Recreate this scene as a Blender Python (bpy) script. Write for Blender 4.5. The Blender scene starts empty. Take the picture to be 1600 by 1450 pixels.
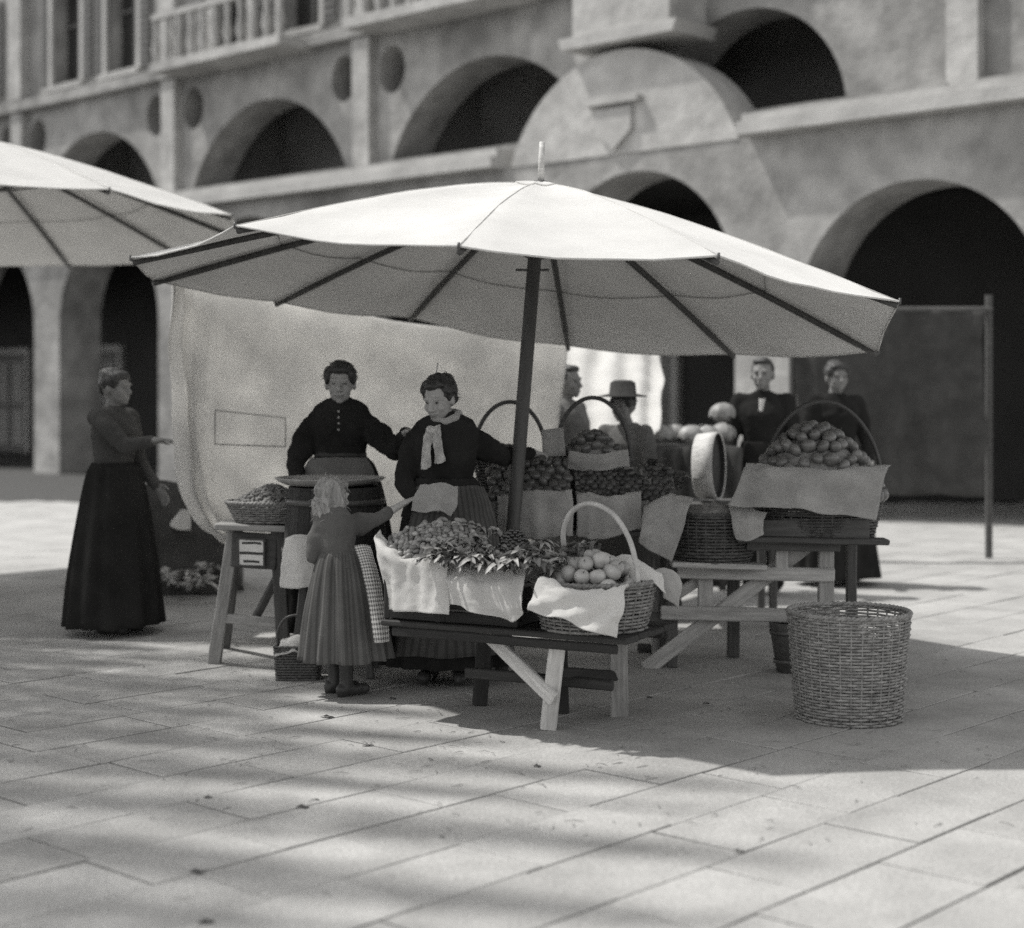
import bpy, bmesh, math, random
from mathutils import Vector, Matrix, noise as mnoise
random.seed(7)
V = Vector
scene = bpy.context.scene
col = scene.collection

# ------------------------------------------------------------------ camera, sky, sun, exposure
CAM_H, FPX, HY = 1.55, 2560.0, 612.0
cam_d = bpy.data.cameras.new('camera')
cam = bpy.data.objects.new('camera', cam_d); col.objects.link(cam)
cam.location = (0, 0, CAM_H); cam.rotation_euler = (math.radians(90), 0, 0)
cam_d.sensor_width = 36; cam_d.sensor_fit = 'HORIZONTAL'
cam_d.lens = 36 * FPX / 1600; cam_d.shift_y = -(725 - HY) / 1600
cam_d.clip_end = 400
cam_d.dof.use_dof = True; cam_d.dof.focus_distance = 7.9; cam_d.dof.aperture_fstop = 1.25
scene.camera = cam
SUN = V((.503, -.156, -.850)).normalized()            # the way the light travels
world = bpy.data.worlds.new('World'); scene.world = world; world.use_nodes = True
nt = world.node_tree; nt.nodes.clear()
sky = nt.nodes.new('ShaderNodeTexSky'); sky.sky_type = 'NISHITA'; sky.sun_disc = False
sky.sun_elevation = math.radians(58.2); sky.sun_rotation = math.radians(287.2)
bw = nt.nodes.new('ShaderNodeRGBToBW'); bg = nt.nodes.new('ShaderNodeBackground'); wo = nt.nodes.new('ShaderNodeOutputWorld')
bg.inputs['Strength'].default_value = 0.15
nt.links.new(sky.outputs[0], bw.inputs[0]); nt.links.new(bw.outputs[0], bg.inputs[0]); nt.links.new(bg.outputs[0], wo.inputs[0])
sl = bpy.data.lights.new('sun', 'SUN'); sl.energy = 2.0; sl.angle = math.radians(1.2); sl.color = (1, .985, .955)
so = bpy.data.objects.new('sun', sl); col.objects.link(so); so.rotation_euler = SUN.to_track_quat('-Z', 'Y').to_euler(); so.location = (-10, 4, 20)
scene.view_settings.view_transform = 'Standard'; scene.view_settings.look = 'None'
scene.view_settings.exposure = 1.12; scene.view_settings.gamma = 1; scene.view_settings.use_curve_mapping = False
scene.render.engine = 'CYCLES'; scene.cycles.use_denoising = False
scene.cycles.max_bounces = 8; scene.cycles.transmission_bounces = 6; scene.cycles.transparent_max_bounces = 6

def P(x, y, Y): return V(((x - 800) / FPX * Y, Y, CAM_H + (HY - y) / FPX * Y))
def G(x, y):
    Y = CAM_H * FPX / (y - HY); return V(((x - 800) / FPX * Y, Y, 0))

# ------------------------------------------------------------------ object helpers
W = {}
def link(o, parent=None, M=None):
    M = M or Matrix.Identity(4)
    o.matrix_basis = M; col.objects.link(o)
    if parent is not None:
        o.parent = parent; o.matrix_parent_inverse = W[parent.name].inverted()
    W[o.name] = M
    return o
def tag(o, label=None, cat=None, group=None, kind=None):
    if label: o['label'] = label
    if cat: o['category'] = cat
    if group: o['group'] = group
    if kind: o['kind'] = kind
    return o
def thing(name, label, cat, loc, group=None):
    o = bpy.data.objects.new(name, None); o.empty_display_size = .1
    link(o, None, Matrix.Translation(V(loc)))
    return tag(o, label, cat, group)
class MB:
    def __init__(s): s.v = []; s.f = []; s.uv = None
    def add(s, vs, fs):
        n = len(s.v); s.v += [tuple(p) for p in vs]; s.f += [tuple(i + n for i in f) for f in fs]
    def quadgrid(s, rows, closed_u=False, closed_v=False):
        nv = len(rows); nu = len(rows[0]); vs = [p for r in rows for p in r]; fs = []
        for j in range(nv if closed_v else nv - 1):
            for i in range(nu if closed_u else nu - 1):
                a = j * nu + i; b = j * nu + (i + 1) % nu; c = ((j + 1) % nv) * nu + (i + 1) % nu; d = ((j + 1) % nv) * nu + i
                fs.append((a, b, c, d))
        s.add(vs, fs)
    def tube(s, pts, r, n=6, closed=False, cap=True, flat=1.0):
        pts = [V(p) for p in pts]; rows = []
        N = len(pts); prev = None
        for i, p in enumerate(pts):
            if closed: t = pts[(i + 1) % N] - pts[i - 1]
            else: t = pts[min(i + 1, N - 1)] - pts[max(i - 1, 0)]
            if t.length < 1e-9: t = V((0, 0, 1))
            t.normalize()
            if prev is None:
                prev = t.orthogonal().normalized()
            prev = (prev - t * prev.dot(t)).normalized(); b = t.cross(prev)
            rr = r[i] if isinstance(r, (list, tuple)) else r
            rows.append([p + prev * math.cos(2 * math.pi * k / n) * rr + b * math.sin(2 * math.pi * k / n) * rr * flat for k in range(n)])
        n0 = len(s.v)
        s.quadgrid(rows, True, closed)
        if cap and not closed:
            s.f.append(tuple(n0 + k for k in reversed(range(n)))); s.f.append(tuple(n0 + (N - 1) * n + k for k in range(n)))
    def lathe(s, prof, c=(0, 0, 0), n=24, sx=1, sy=1, rot=0):
        c = V(c); cr, sr = math.cos(rot), math.sin(rot); rows = []
        for r, z in prof:
            ring = []
            for k in range(n):
                a = 2 * math.pi * k / n; x = r * math.cos(a) * sx; y = r * math.sin(a) * sy
                ring.append(c + V((x * cr - y * sr, x * sr + y * cr, z)))
            rows.append(ring)
        s.quadgrid(rows, True)
    def box(s, c, ax, ay, az):
        c, ax, ay, az = V(c), V(ax), V(ay), V(az)
        vs = [c + ax * i + ay * j + az * k for k in (-1, 1) for j in (-1, 1) for i in (-1, 1)]
        fs = [(0, 2, 3, 1), (4, 5, 7, 6), (0, 1, 5, 4), (2, 6, 7, 3), (0, 4, 6, 2), (1, 3, 7, 5)]
        if ax.cross(ay).dot(az) < 0: fs = [tuple(reversed(f)) for f in fs]
        s.add(vs, fs)
    def mesh(s, name):
        m = bpy.data.meshes.new(name); m.from_pydata(s.v, [], s.f); m.update()
        if s.uv:
            l = m.uv_layers.new(name='UVMap')
            for lp in m.loops: l.data[lp.index].uv = s.uv[lp.vertex_index]
        return m
    def build(s, name, mat, parent=None, smooth=False, M=None):
        m = s.mesh(name)
        if mat: m.materials.append(mat)
        if smooth:
            for p in m.polygons: p.use_smooth = True
        o = bpy.data.objects.new(name, m)
        return link(o, parent, M)

def beam_mesh(L, w, h, ch=.006, jit=.002):
    # a chamfered bar along +X, centred on the axis, with its ends slightly chamfered too
    rows = []
    for x, k in ((0, ch), (ch, 0), (L * .33, 0), (L * .67, 0), (L - ch, 0), (L, ch)):
        a, b = w / 2 - k, h / 2 - k
        c = ch
        ring = [(-a + c, -b), (a - c, -b), (a, -b + c), (a, b - c), (a - c, b), (-a + c, b), (-a, b - c), (-a, -b + c)]
        dy, dz = random.uniform(-jit, jit), random.uniform(-jit, jit)
        rows.append([V((x, p + dy, q + dz)) for p, q in ring])
    mb = MB(); mb.quadgrid(rows, True)
    n = len(rows[0]); mb.f.append(tuple(reversed(range(n)))); mb.f.append(tuple((len(rows) - 1) * n + k for k in range(n)))
    mb.f = [tuple(reversed(f)) for f in mb.f]
    return mb
def beam(name, p1, p2, w, h, mat, parent=None, side=None, ch=.006, over=0):
    """bar from p1 to p2; w along «side», h across it"""
    p1, p2 = V(p1), V(p2); d = (p2 - p1).normalized(); p1 = p1 - d * over; p2 = p2 + d * over
    x = d; s = V(side) if side else (V((0, 0, 1)).cross(x) if abs(x.z) < .95 else V((1, 0, 0)))
    s = (s - x * s.dot(x)).normalized(); z = x.cross(s)
    M = Matrix.Identity(4)
    for i in range(3): M[i][0], M[i][1], M[i][2], M[i][3] = x[i], s[i], z[i], p1[i]
    return beam_mesh((p2 - p1).length, w, h, ch).build(name, mat, parent, False, M)

def catmull(p0, p1, p2, p3, t):
    return .5 * ((2 * p1) + (p2 - p0) * t + (2 * p0 - 5 * p1 + 4 * p2 - p3) * t * t + (3 * p1 - p0 - 3 * p2 + p3) * t ** 3)
def spline(pts, n):
    pts = [V(p) for p in pts]; out = []
    N = len(pts)
    for i in range(n):
        f = i / (n - 1) * (N - 1); k = min(int(f), N - 2); t = f - k
        p0 = pts[k - 1] if k > 0 else pts[0] * 2 - pts[1]
        p3 = pts[k + 2] if k + 2 < N else pts[-1] * 2 - pts[-2]
        out.append(catmull(p0, pts[k], pts[k + 1], p3, t))
    return out
def sheet(name, ctrl, nu, nv, mat, parent=None, wr=.01, freq=7, seed=0, thick=.003, ray=None, smooth=True, fold=None):
    """cloth or paper: a grid through rows of control points, wrinkled along its normal"""
    cols = [spline(r, nu) for r in ctrl]
    rows = list(map(list, zip(*[spline([c[i] for c in cols], nv) for i in range(nu)])))
    mb = MB(); uv = []
    out = []
    for j in range(nv):
        r = []
        for i in range(nu):
            p = rows[j][i]
            du = rows[j][min(i + 1, nu - 1)] - rows[j][max(i - 1, 0)]; dv = rows[min(j + 1, nv - 1)][i] - rows[max(j - 1, 0)][i]
            n = du.cross(dv); n = n.normalized() if n.length > 1e-9 else V((0, 0, 1))
            q = p * freq + V((seed * 7.3, seed * 3.1, seed))
            a = mnoise.noise(q) + .5 * mnoise.noise(q * 2.3) + .25 * abs(mnoise.noise(q * 4.9))
            if fold: a += fold(i / (nu - 1), j / (nv - 1))
            iw = V((mnoise.noise(q * .9 + V((11, 3, 5))), mnoise.noise(q * .9 + V((2, 17, 9))), mnoise.noise(q * .9 + V((5, 8, 21))))) * wr * .9; iw -= n * iw.dot(n); r.append(p + n * wr * a + iw); uv.append((i / (nu - 1), j / (nv - 1)))
        out.append(r)
    mb.quadgrid(out); mb.uv = uv
    o = mb.build(name, mat, parent, smooth)
    if thick:
        s = o.modifiers.new('thickness', 'SOLIDIFY'); s.thickness = thick; s.offset = 0
    return o

# ------------------------------------------------------------------ materials (a grey world: the photograph is monochrome)
def _nodes(name):
    m = bpy.data.materials.new(name); m.use_nodes = True; n = m.node_tree; n.nodes.clear()
    out = n.nodes.new('ShaderNodeOutputMaterial'); return m, n, out
def grey(v): return (v, v * .99, v * .965, 1)
def colour_nodes(n, c, var, scale, stretch=(1, 1, 1), rnd=0, coord='Object', var2=0, scale2=90):
    tc = n.nodes.new('ShaderNodeTexCoord'); mp = n.nodes.new('ShaderNodeMapping'); mp.inputs['Scale'].default_value = stretch
    n.links.new(tc.outputs[coord], mp.inputs[0])
    nz = n.nodes.new('ShaderNodeTexNoise'); nz.inputs['Scale'].default_value = scale; nz.inputs['Detail'].default_value = 7; nz.inputs['Roughness'].default_value = .62
    n.links.new(mp.outputs[0], nz.inputs['Vector'])
    mr = n.nodes.new('ShaderNodeMapRange'); mr.inputs['From Min'].default_value = .3; mr.inputs['From Max'].default_value = .7
    mr.inputs['To Min'].default_value = c * (1 - var); mr.inputs['To Max'].default_value = c * (1 + var)
    n.links.new(nz.outputs['Fac'], mr.inputs['Value'])
    val = mr.outputs[0]
    if var2:
        n2 = n.nodes.new('ShaderNodeTexNoise'); n2.inputs['Scale'].default_value = scale2; n2.inputs['Detail'].default_value = 3
        n.links.new(mp.outputs[0], n2.inputs['Vector'])
        m2 = n.nodes.new('ShaderNodeMapRange'); m2.inputs['From Min'].default_value = .3; m2.inputs['From Max'].default_value = .7
        m2.inputs['To Min'].default_value = 1 - var2; m2.inputs['To Max'].default_value = 1 + var2
        n.links.new(n2.outputs['Fac'], m2.inputs['Value'])
        mu = n.nodes.new('ShaderNodeMath'); mu.operation = 'MULTIPLY'; n.links.new(val, mu.inputs[0]); n.links.new(m2.outputs[0], mu.inputs[1]); val = mu.outputs[0]
    if rnd:
        oi = n.nodes.new('ShaderNodeObjectInfo'); m3 = n.nodes.new('ShaderNodeMapRange')
        m3.inputs['To Min'].default_value = 1 - rnd; m3.inputs['To Max'].default_value = 1 + rnd
        n.links.new(oi.outputs['Random'], m3.inputs['Value'])
        mu = n.nodes.new('ShaderNodeMath'); mu.operation = 'MULTIPLY'; n.links.new(val, mu.inputs[0]); n.links.new(m3.outputs[0], mu.inputs[1]); val = mu.outputs[0]
    return val, mp, nz
def to_col(n, val):
    cb = n.nodes.new('ShaderNodeCombineColor')
    for i, k in enumerate((1, .99, .965)):
        m = n.nodes.new('ShaderNodeMath'); m.operation = 'MULTIPLY'; m.inputs[1].default_value = k
        n.links.new(val, m.inputs[0]); n.links.new(m.outputs[0], cb.inputs[i])
    return cb.outputs[0]
def mat(name, c, rough=.8, var=.15, scale=6, stretch=(1, 1, 1), rnd=0, bump=.2, bscale=60, bdist=.004, spec=.3, var2=0, scale2=90, coord='Object', bstretch=None):
    m, n, out = _nodes(name)
    b = n.nodes.new('ShaderNodeBsdfPrincipled'); n.links.new(b.outputs[0], out.inputs[0])
    val, mp, nz = colour_nodes(n, c, var, scale, stretch, rnd, coord, var2, scale2)
    n.links.new(to_col(n, val), b.inputs['Base Color'])
    b.inputs['Roughness'].default_value = rough; b.inputs['Specular IOR Level'].default_value = spec
    if bump:
        bn = n.nodes.new('ShaderNodeTexNoise'); bn.inputs['Scale'].default_value = bscale; bn.inputs['Detail'].default_value = 6
        n.links.new(mp.outputs[0], bn.inputs['Vector'])
        bp = n.nodes.new('ShaderNodeBump'); bp.inputs['Strength'].default_value = bump; bp.inputs['Distance'].default_value = bdist
        n.links.new(bn.outputs['Fac'], bp.inputs['Height']); n.links.new(bp.outputs[0], b.inputs['Normal'])
    return m
def cloth(name, c, transl=.25, var=.08, scale=5, bump=.25, bscale=180, pattern=None, p2=.1, var2=.05, stretch=(1, 1, 1)):
    m, n, out = _nodes(name)
    d = n.nodes.new('ShaderNodeBsdfDiffuse'); d.inputs['Roughness'].default_value = .6
    val, mp, nz = colour_nodes(n, c, var, scale, stretch, 0, 'Object', var2, 220)
    if pattern:
        uvn = n.nodes.new('ShaderNodeTexCoord'); sep = n.nodes.new('ShaderNodeSeparateXYZ'); n.links.new(uvn.outputs['UV'], sep.inputs[0])
        def stripe(k, cnt, duty):
            a = n.nodes.new('ShaderNodeMath'); a.operation = 'MULTIPLY'; a.inputs[1].default_value = cnt; n.links.new(sep.outputs[k], a.inputs[0])
            f = n.nodes.new('ShaderNodeMath'); f.operation = 'FRACT'; n.links.new(a.outputs[0], f.inputs[0])
            g = n.nodes.new('ShaderNodeMath'); g.operation = 'LESS_THAN'; g.inputs[1].default_value = duty; n.links.new(f.outputs[0], g.inputs[0])
            return g.outputs[0]
        if pattern[0] == 'check':
            s1, s2 = stripe(0, pattern[1], .5), stripe(1, pattern[2], .5)
            mx = n.nodes.new('ShaderNodeMath'); mx.operation = 'ADD'; n.links.new(s1, mx.inputs[0]); n.links.new(s2, mx.inputs[1])
            hv = n.nodes.new('ShaderNodeMath'); hv.operation = 'MULTIPLY'; hv.inputs[1].default_value = .5; n.links.new(mx.outputs[0], hv.inputs[0]); fac = hv.outputs[0]
        else:
            fac = stripe(0, pattern[1], pattern[2])
        mr = n.nodes.new('ShaderNodeMapRange'); mr.inputs['To Min'].default_value = 1; mr.inputs['To Max'].default_value = p2
        n.links.new(fac, mr.inputs['Value'])
        mu = n.nodes.new('ShaderNodeMath'); mu.operation = 'MULTIPLY'; n.links.new(val, mu.inputs[0]); n.links.new(mr.outputs[0], mu.inputs[1]); val = mu.outputs[0]
    c_ = to_col(n, val); n.links.new(c_, d.inputs['Color'])
    bn = n.nodes.new('ShaderNodeTexNoise'); bn.inputs['Scale'].default_value = bscale; bn.inputs['Detail'].default_value = 4
    n.links.new(mp.outputs[0], bn.inputs['Vector'])
    bp = n.nodes.new('ShaderNodeBump'); bp.inputs['Strength'].default_value = bump; bp.inputs['Distance'].default_value = .002
    n.links.new(bn.outputs['Fac'], bp.inputs['Height']); n.links.new(bp.outputs[0], d.inputs['Normal'])
    last = d.outputs[0]
    if transl:
        t = n.nodes.new('ShaderNodeBsdfTranslucent'); n.links.new(c_, t.inputs['Color'])
        mx = n.nodes.new('ShaderNodeMixShader'); mx.inputs[0].default_value = transl
        n.links.new(d.outputs[0], mx.inputs[1]); n.links.new(t.outputs[0], mx.inputs[2]); last = mx.outputs[0]
    n.links.new(last, out.inputs[0])
    return m

M = {}
M['slab'] = mat('paving_stone', .335, .85, .2, 2.2, rnd=.08, bump=.5, bscale=38, bdist=.005, var2=.17, scale2=70, spec=.2)
M['bed'] = mat('joint_earth', .06, .95, .3, 8, bump=.5, bscale=40)
M['stucco'] = mat('stucco', .28, .9, .34, .55, bump=.6, bscale=7, bdist=.03, var2=.22, scale2=2.6, spec=.1)
M['pale'] = mat('pale_stucco', .38, .9, .22, .9, bump=.5, bscale=7, bdist=.03, var2=.16, scale2=3.5, spec=.1)
M['stone'] = mat('carved_stone', .38, .85, .2, 1.6, bump=.4, bscale=14, bdist=.015, spec=.15)
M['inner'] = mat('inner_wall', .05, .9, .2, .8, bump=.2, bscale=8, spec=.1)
M['shutter'] = mat('shutter_wood', .14, .7, .2, 2, stretch=(1, 1, 8), bump=.2)
M['glass'] = mat('dark_pane', .03, .2, .1, 2, bump=0, spec=.5)
M['canvas'] = cloth('umbrella_canvas', .66, .025, .11, 1.6, bump=.3, bscale=240, var2=.05)
M['sheet'] = cloth('backdrop_canvas', .80, .45, .12, 2.2, bump=.5, bscale=130, var2=.07)
M['white'] = cloth('white_linen', .68, .22, .05, 4)
M['awning'] = cloth('bleached_linen', .80, .25, .05, 4)
M['paper'] = cloth('wrapping_paper', .62, .2, .08, 6, bump=.3, bscale=60)
M['sack'] = cloth('grey_sacking', .39, .15, .2, 6, bump=.7, bscale=150, var2=.14)
M['wood'] = mat('weathered_wood', .27, .75, .3, 5, stretch=(.7, 9, 9), rnd=.15, bump=.45, bscale=14, bdist=.004, var2=.12, scale2=30)
M['palewood'] = mat('pale_wood', .50, .7, .25, 5, stretch=(.7, 9, 9), rnd=.1, bump=.4, bscale=14, bdist=.004, var2=.12, scale2=30)
M['darkwood'] = mat('dark_wood', .085, .7, .3, 5, stretch=(.7, 9, 9), rnd=.2, bump=.4, bscale=14, bdist=.004)
M['oldwood'] = mat('shaded_wood', .035, .75, .3, 5, stretch=(.7, 9, 9), rnd=.2, bump=.4, bscale=14, bdist=.004)
M['pole'] = mat('pole_wood', .075, .6, .3, 4, stretch=(6, 6, .6), bump=.3, bscale=16)
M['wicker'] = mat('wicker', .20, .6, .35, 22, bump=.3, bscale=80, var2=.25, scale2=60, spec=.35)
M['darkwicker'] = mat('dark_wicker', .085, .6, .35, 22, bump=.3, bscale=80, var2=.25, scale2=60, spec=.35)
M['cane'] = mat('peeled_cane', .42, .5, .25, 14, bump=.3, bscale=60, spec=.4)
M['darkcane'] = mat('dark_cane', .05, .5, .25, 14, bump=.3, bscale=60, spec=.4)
M['iron'] = mat('iron', .08, .45, .2, 12, bump=.15, spec=.5)
M['tin'] = mat('tin_plate', .34, .35, .2, 9, bump=.1, spec=.6)
M['skin'] = mat('skin', .33, .55, .07, 9, bump=.12, bscale=160, bdist=.001, spec=.35)
M['skinlight'] = mat('fair_skin', .46, .55, .07, 9, bump=.12, bscale=160, bdist=.001, spec=.35)
M['shadedskin'] = mat('shaded_skin', .19, .6, .1, 9, bump=.12, bscale=160, bdist=.001, spec=.3)  # skin darkened so the people farther back look shaded
M['feature'] = mat('dark_feature', .05, .5, .1, 9, bump=0)
M['lip'] = mat('lip', .21, .5, .1, 9, bump=0)
M['hairdark'] = mat('dark_hair', .035, .5, .5, 16, stretch=(3, 3, .8), bump=.8, bscale=40, bdist=.006, spec=.45)
M['hairfair'] = mat('fair_hair', .29, .5, .4, 14, stretch=(4, 4, .6), bump=.9, bscale=34, bdist=.008, spec=.4)
M['black'] = cloth('black_wool', .028, 0, .3, 6, bump=.5, bscale=120)
M['blackskirt'] = cloth('black_skirt_wool', .030, 0, .3, 4, bump=.5, bscale=120)
M['darkgrey'] = cloth('dark_grey_cotton', .075, 0, .25, 5, bump=.5, bscale=120)
M['midgrey'] = cloth('mid_grey_cotton', .17, 0, .2, 5, bump=.5, bscale=120)
M['girlblouse'] = cloth('blouse_cotton', .135, 0, .2, 7, bump=.5, bscale=120)
M['girlskirt'] = cloth('striped_skirt_cotton', .15, 0, .2, 5, bump=.4, bscale=120, pattern=('stripe', 46, .5), p2=.72)
M['check'] = cloth('checked_cotton', .74, .05, .08, 6, pattern=('check', 7, 26), p2=.22)
M['apronstripe'] = cloth('striped_apron_cotton', .095, 0, .2, 6, pattern=('stripe', 16, .4), p2=.7)
M['scarf'] = cloth('silk_scarf', .46, .1, .35, 22, bump=.3, bscale=60, var2=.3)
M['leather'] = mat('boot_leather', .035, .5, .3, 14, bump=.3, bscale=60, spec=.4)
M['leaf'] = mat('leaf', .15, .55, .3, 18, rnd=.35, bump=.3, bscale=50, spec=.35)
M['paleleaf'] = mat('pale_leaf', .30, .55, .3, 18, rnd=.3, bump=.3, bscale=50, spec=.35)
M['root'] = mat('pink_root', .26, .5, .25, 20, rnd=.4, bump=.2, bscale=60, spec=.4)
M['apple'] = mat('apple_skin', .34, .38, .25, 16, rnd=.22, bump=.1, bscale=60, spec=.5)
M['plum'] = mat('plum_skin', .055, .45, .4, 20, rnd=.45, bump=.1, bscale=60, spec=.45)
M['tomato'] = mat('tomato_skin', .10, .35, .3, 16, rnd=.3, bump=.1, bscale=60, spec=.55)
M['cherry'] = mat('cherry_skin', .025, .18, .3, 20, rnd=.4, bump=0, spec=.8)
M['bean'] = mat('bean_heap', .19, .6, .5, 60, bump=.5, bscale=120, var2=.4, scale2=160)
M['straw'] = mat('straw', .24, .8, .4, 24, bump=.5, bscale=70)
M['ink'] = mat('ink', .06, .8, .1, 9, bump=0)
M['card'] = mat('white_card', .72, .8, .08, 9, bump=.1)
M['tile'] = mat('roof_tile', .2, .85, .25, 3, bump=.3, bscale=20)

# ------------------------------------------------------------------ ground and paving
ground = MB(); ground.add([(-150, -60, -.012), (150, -60, -.012), (150, 240, -.012), (-150, 240, -.012)], [(0, 1, 2, 3)])
ground = ground.build('ground', M['bed']); tag(ground, 'earth bed under the worn stone paving of the square', kind='structure')
A = V((.671, .741, 0)).normalized(); Bd = V((-A.y, A.x, 0))
RW = .39; GAP = .0055
def slab_mb(mb, a0, a1, b0, b1, rng):
    z = rng.uniform(-.003, .002); tx, ty = rng.uniform(-.004, .004), rng.uniform(-.004, .004)
    cs = []
    for (a, b) in ((a0, b0), (a1, b0), (a1, b1), (a0, b1)):
        a += rng.uniform(-.006, .003) * (1 if a > (a0 + a1) / 2 else -1); b += rng.uniform(-.006, .003) * (1 if b > (b0 + b1) / 2 else -1)
        cs.append((a, b))
    ca, cb = (a0 + a1) / 2, (b0 + b1) / 2
    def pt(a, b, k, dz):
        a = ca + (a - ca) * (1 - k / (a1 - a0) * 2); b = cb + (b - cb) * (1 - k / (b1 - b0) * 2)
        p = A * a + Bd * b; p.z = z + (a - ca) * tx + (b - cb) * ty + dz; return p
    lo = [pt(a, b, 0, -.03) for a, b in cs]; mid = [pt(a, b, 0, -.002) for a, b in cs]; top = [pt(a, b, .0035, 0) for a, b in cs]
    mb.add(lo + mid + top, [(0, 1, 5, 4), (1, 2, 6, 5), (2, 3, 7, 6), (3, 0, 4, 7), (4, 5, 9, 8), (5, 6, 10, 9), (6, 7, 11, 10), (7, 4, 8, 11), (8, 9, 10, 11)])
rng = random.Random(3); near = []; far = MB()
off_b = V((.137, 5.39, 0)).dot(Bd) % RW
b = off_b - RW * 60
while b < 22:
    a = -8 + rng.uniform(0, .8)
    while a < 24:
        L = rng.uniform(.52, .86); p = A * (a + L / 2) + Bd * (b + RW / 2)
        a1 = a + L
        if -9 < p.x < 9 and 2.5 < p.y < 23:
            inview = abs(p.x) < .335 * p.y + .4 and 4.2 < p.y
            r = (a + GAP / 2, a1 - GAP / 2, b + GAP / 2, b + RW - GAP / 2)
            if inview: near.append((p.y, r))
            else: slab_mb(far, *r, rng)
        a = a1
    b += RW
near.sort()
for k, (y, r) in enumerate(near):
    if k < 290:
        m = MB(); slab_mb(m, *r, rng); m.build('paving_slab', M['slab'], ground)
    else: slab_mb(far, *r, rng)
o = far.build('distant_paving', M['slab'], ground); o['kind'] = 'stuff'

# ------------------------------------------------------------------ the palazzo behind the market
T = V((-.732, .681, 0)).normalized(); NI = V((-T.y * -1, -T.x, 0)).normalized(); NI = V((.681, .732, 0)).normalized(); O = V((0, 24, 0))
def F(s, d, z): return O + T * s + NI * d + V((0, 0, z))
pal = thing('palazzo', 'old stuccoed palazzo with two tiers of round arches behind the market stalls', 'building', F(6, 0, 0))
def arch_prism(mb, c, r, zc, zb, d0, d1, n=28, ell=1.0):
    out = [(c - r, zb), (c - r, zc)] if zb < zc - .01 else []
    pts = [(c - r * math.cos(math.pi * k / n), zc + r * ell * math.sin(math.pi * k / n)) for k in range(n + 1)]
    if zb < zc - .01: poly = [(c - r, zb)] + pts + [(c + r, zb)]
    else: poly = [(s, z) for s, z in pts if z >= zb] if zb > zc + .01 else pts
    if zb > zc + .01:
        hw = math.sqrt(r * r - ((zb - zc) / ell) ** 2); poly = [(c - hw, zb)] + poly + [(c + hw, zb)]
    prism(mb, poly, d0, d1)
def prism(mb, poly, d0, d1):
    n = len(poly)
    a = [F(s, d0, z) for s, z in poly]; b_ = [F(s, d1, z) for s, z in poly]
    fs = [tuple(range(n)), tuple(reversed(range(n, 2 * n)))] + [(i, i + n, (i + 1) % n + n, (i + 1) % n) for i in range(n)]
    mb.add(a + b_, fs)
def fbox(mb, s0, s1, d0, d1, z0, z1): mb.box(F((s0 + s1) / 2, (d0 + d1) / 2, (z0 + z1) / 2), T * ((s1 - s0) / 2), NI * ((d1 - d0) / 2), V((0, 0, (z1 - z0) / 2)))
def fix_normals(me):
    bm = bmesh.new(); bm.from_mesh(me); bmesh.ops.recalc_face_normals(bm, faces=bm.faces); bm.to_mesh(me); bm.free()
def cut(name, body, cutter, mat_, parent):
    o = body.build(name, mat_, parent); fix_normals(o.data)
    c = bpy.data.objects.new('tmp_cut', cutter.mesh('tmp_cut')); fix_normals(c.data); col.objects.link(c)
    md = o.modifiers.new('b', 'BOOLEAN'); md.object = c; md.operation = 'DIFFERENCE'; md.solver = 'EXACT'
    dg = bpy.context.evaluated_depsgraph_get(); dg.update()
    me = bpy.data.meshes.new_from_object(o.evaluated_get(dg)); o.modifiers.clear(); o.data = me
    bpy.data.objects.remove(c)
    return o
S0, S1 = -13.0, 27.0
bays = [.52 + 5.2 * k for k in range(-2, 6)]          # centres of the upper arches
piers = [3.15 + 5.2 * k for k in range(-3, 5)]
wall = MB(); fbox(wall, S0, S1, 0, .8, 4.72, 13)
cutr = MB()
for c in bays:
    if c > 0: arch_prism(cutr, c, 2.25, 4.28, 5.15, -.3, 1.2)
    else: arch_prism(cutr, c + (.55 if c > -6 else 0), 1.5, 5.0, 5.15, -.3, 1.2)
    for w in (-.95, .95): fbox(cutr, c + w - .5, c + w + .5, -.3, 1.2, 7.62, 9.6)
for pz in piers:
    if abs(pz + 2.05) < .3: continue
    for q in (-.57, .57):
        pts = [(pz + q + .30 * math.cos(2 * math.pi * k / 20), 6.62 + .38 * math.sin(2 * math.pi * k / 20)) for k in range(20)]
        prism(cutr, pts, -.3, 1.2)
cut('upper_wall', wall, cutr, M['stucco'], pal)
low = MB(); fbox(low, S0, S1, -.7, .2, -.05, 4.7)
cutl = MB(); lows = [-2.85 + 4.1 * k for k in range(-2, 8)]
for c in lows: arch_prism(cutl, c, 1.6, 2.85 if c > -5 else 2.38, -.5, -1.2, .6)
cut('lower_wall', low, cutl, M['stucco'], pal)
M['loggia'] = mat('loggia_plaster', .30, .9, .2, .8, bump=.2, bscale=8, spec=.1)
inn = MB(); inu = MB()
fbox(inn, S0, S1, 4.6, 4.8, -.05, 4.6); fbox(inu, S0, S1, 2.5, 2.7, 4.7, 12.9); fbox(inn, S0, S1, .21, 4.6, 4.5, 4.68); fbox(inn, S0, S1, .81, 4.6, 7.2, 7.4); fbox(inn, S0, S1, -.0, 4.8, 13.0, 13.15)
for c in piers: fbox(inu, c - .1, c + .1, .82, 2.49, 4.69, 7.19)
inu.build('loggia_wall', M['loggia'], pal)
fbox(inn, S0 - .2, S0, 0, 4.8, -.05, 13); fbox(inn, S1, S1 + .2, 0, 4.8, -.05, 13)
inn.build('inner_wall', M['inner'], pal)
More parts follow.
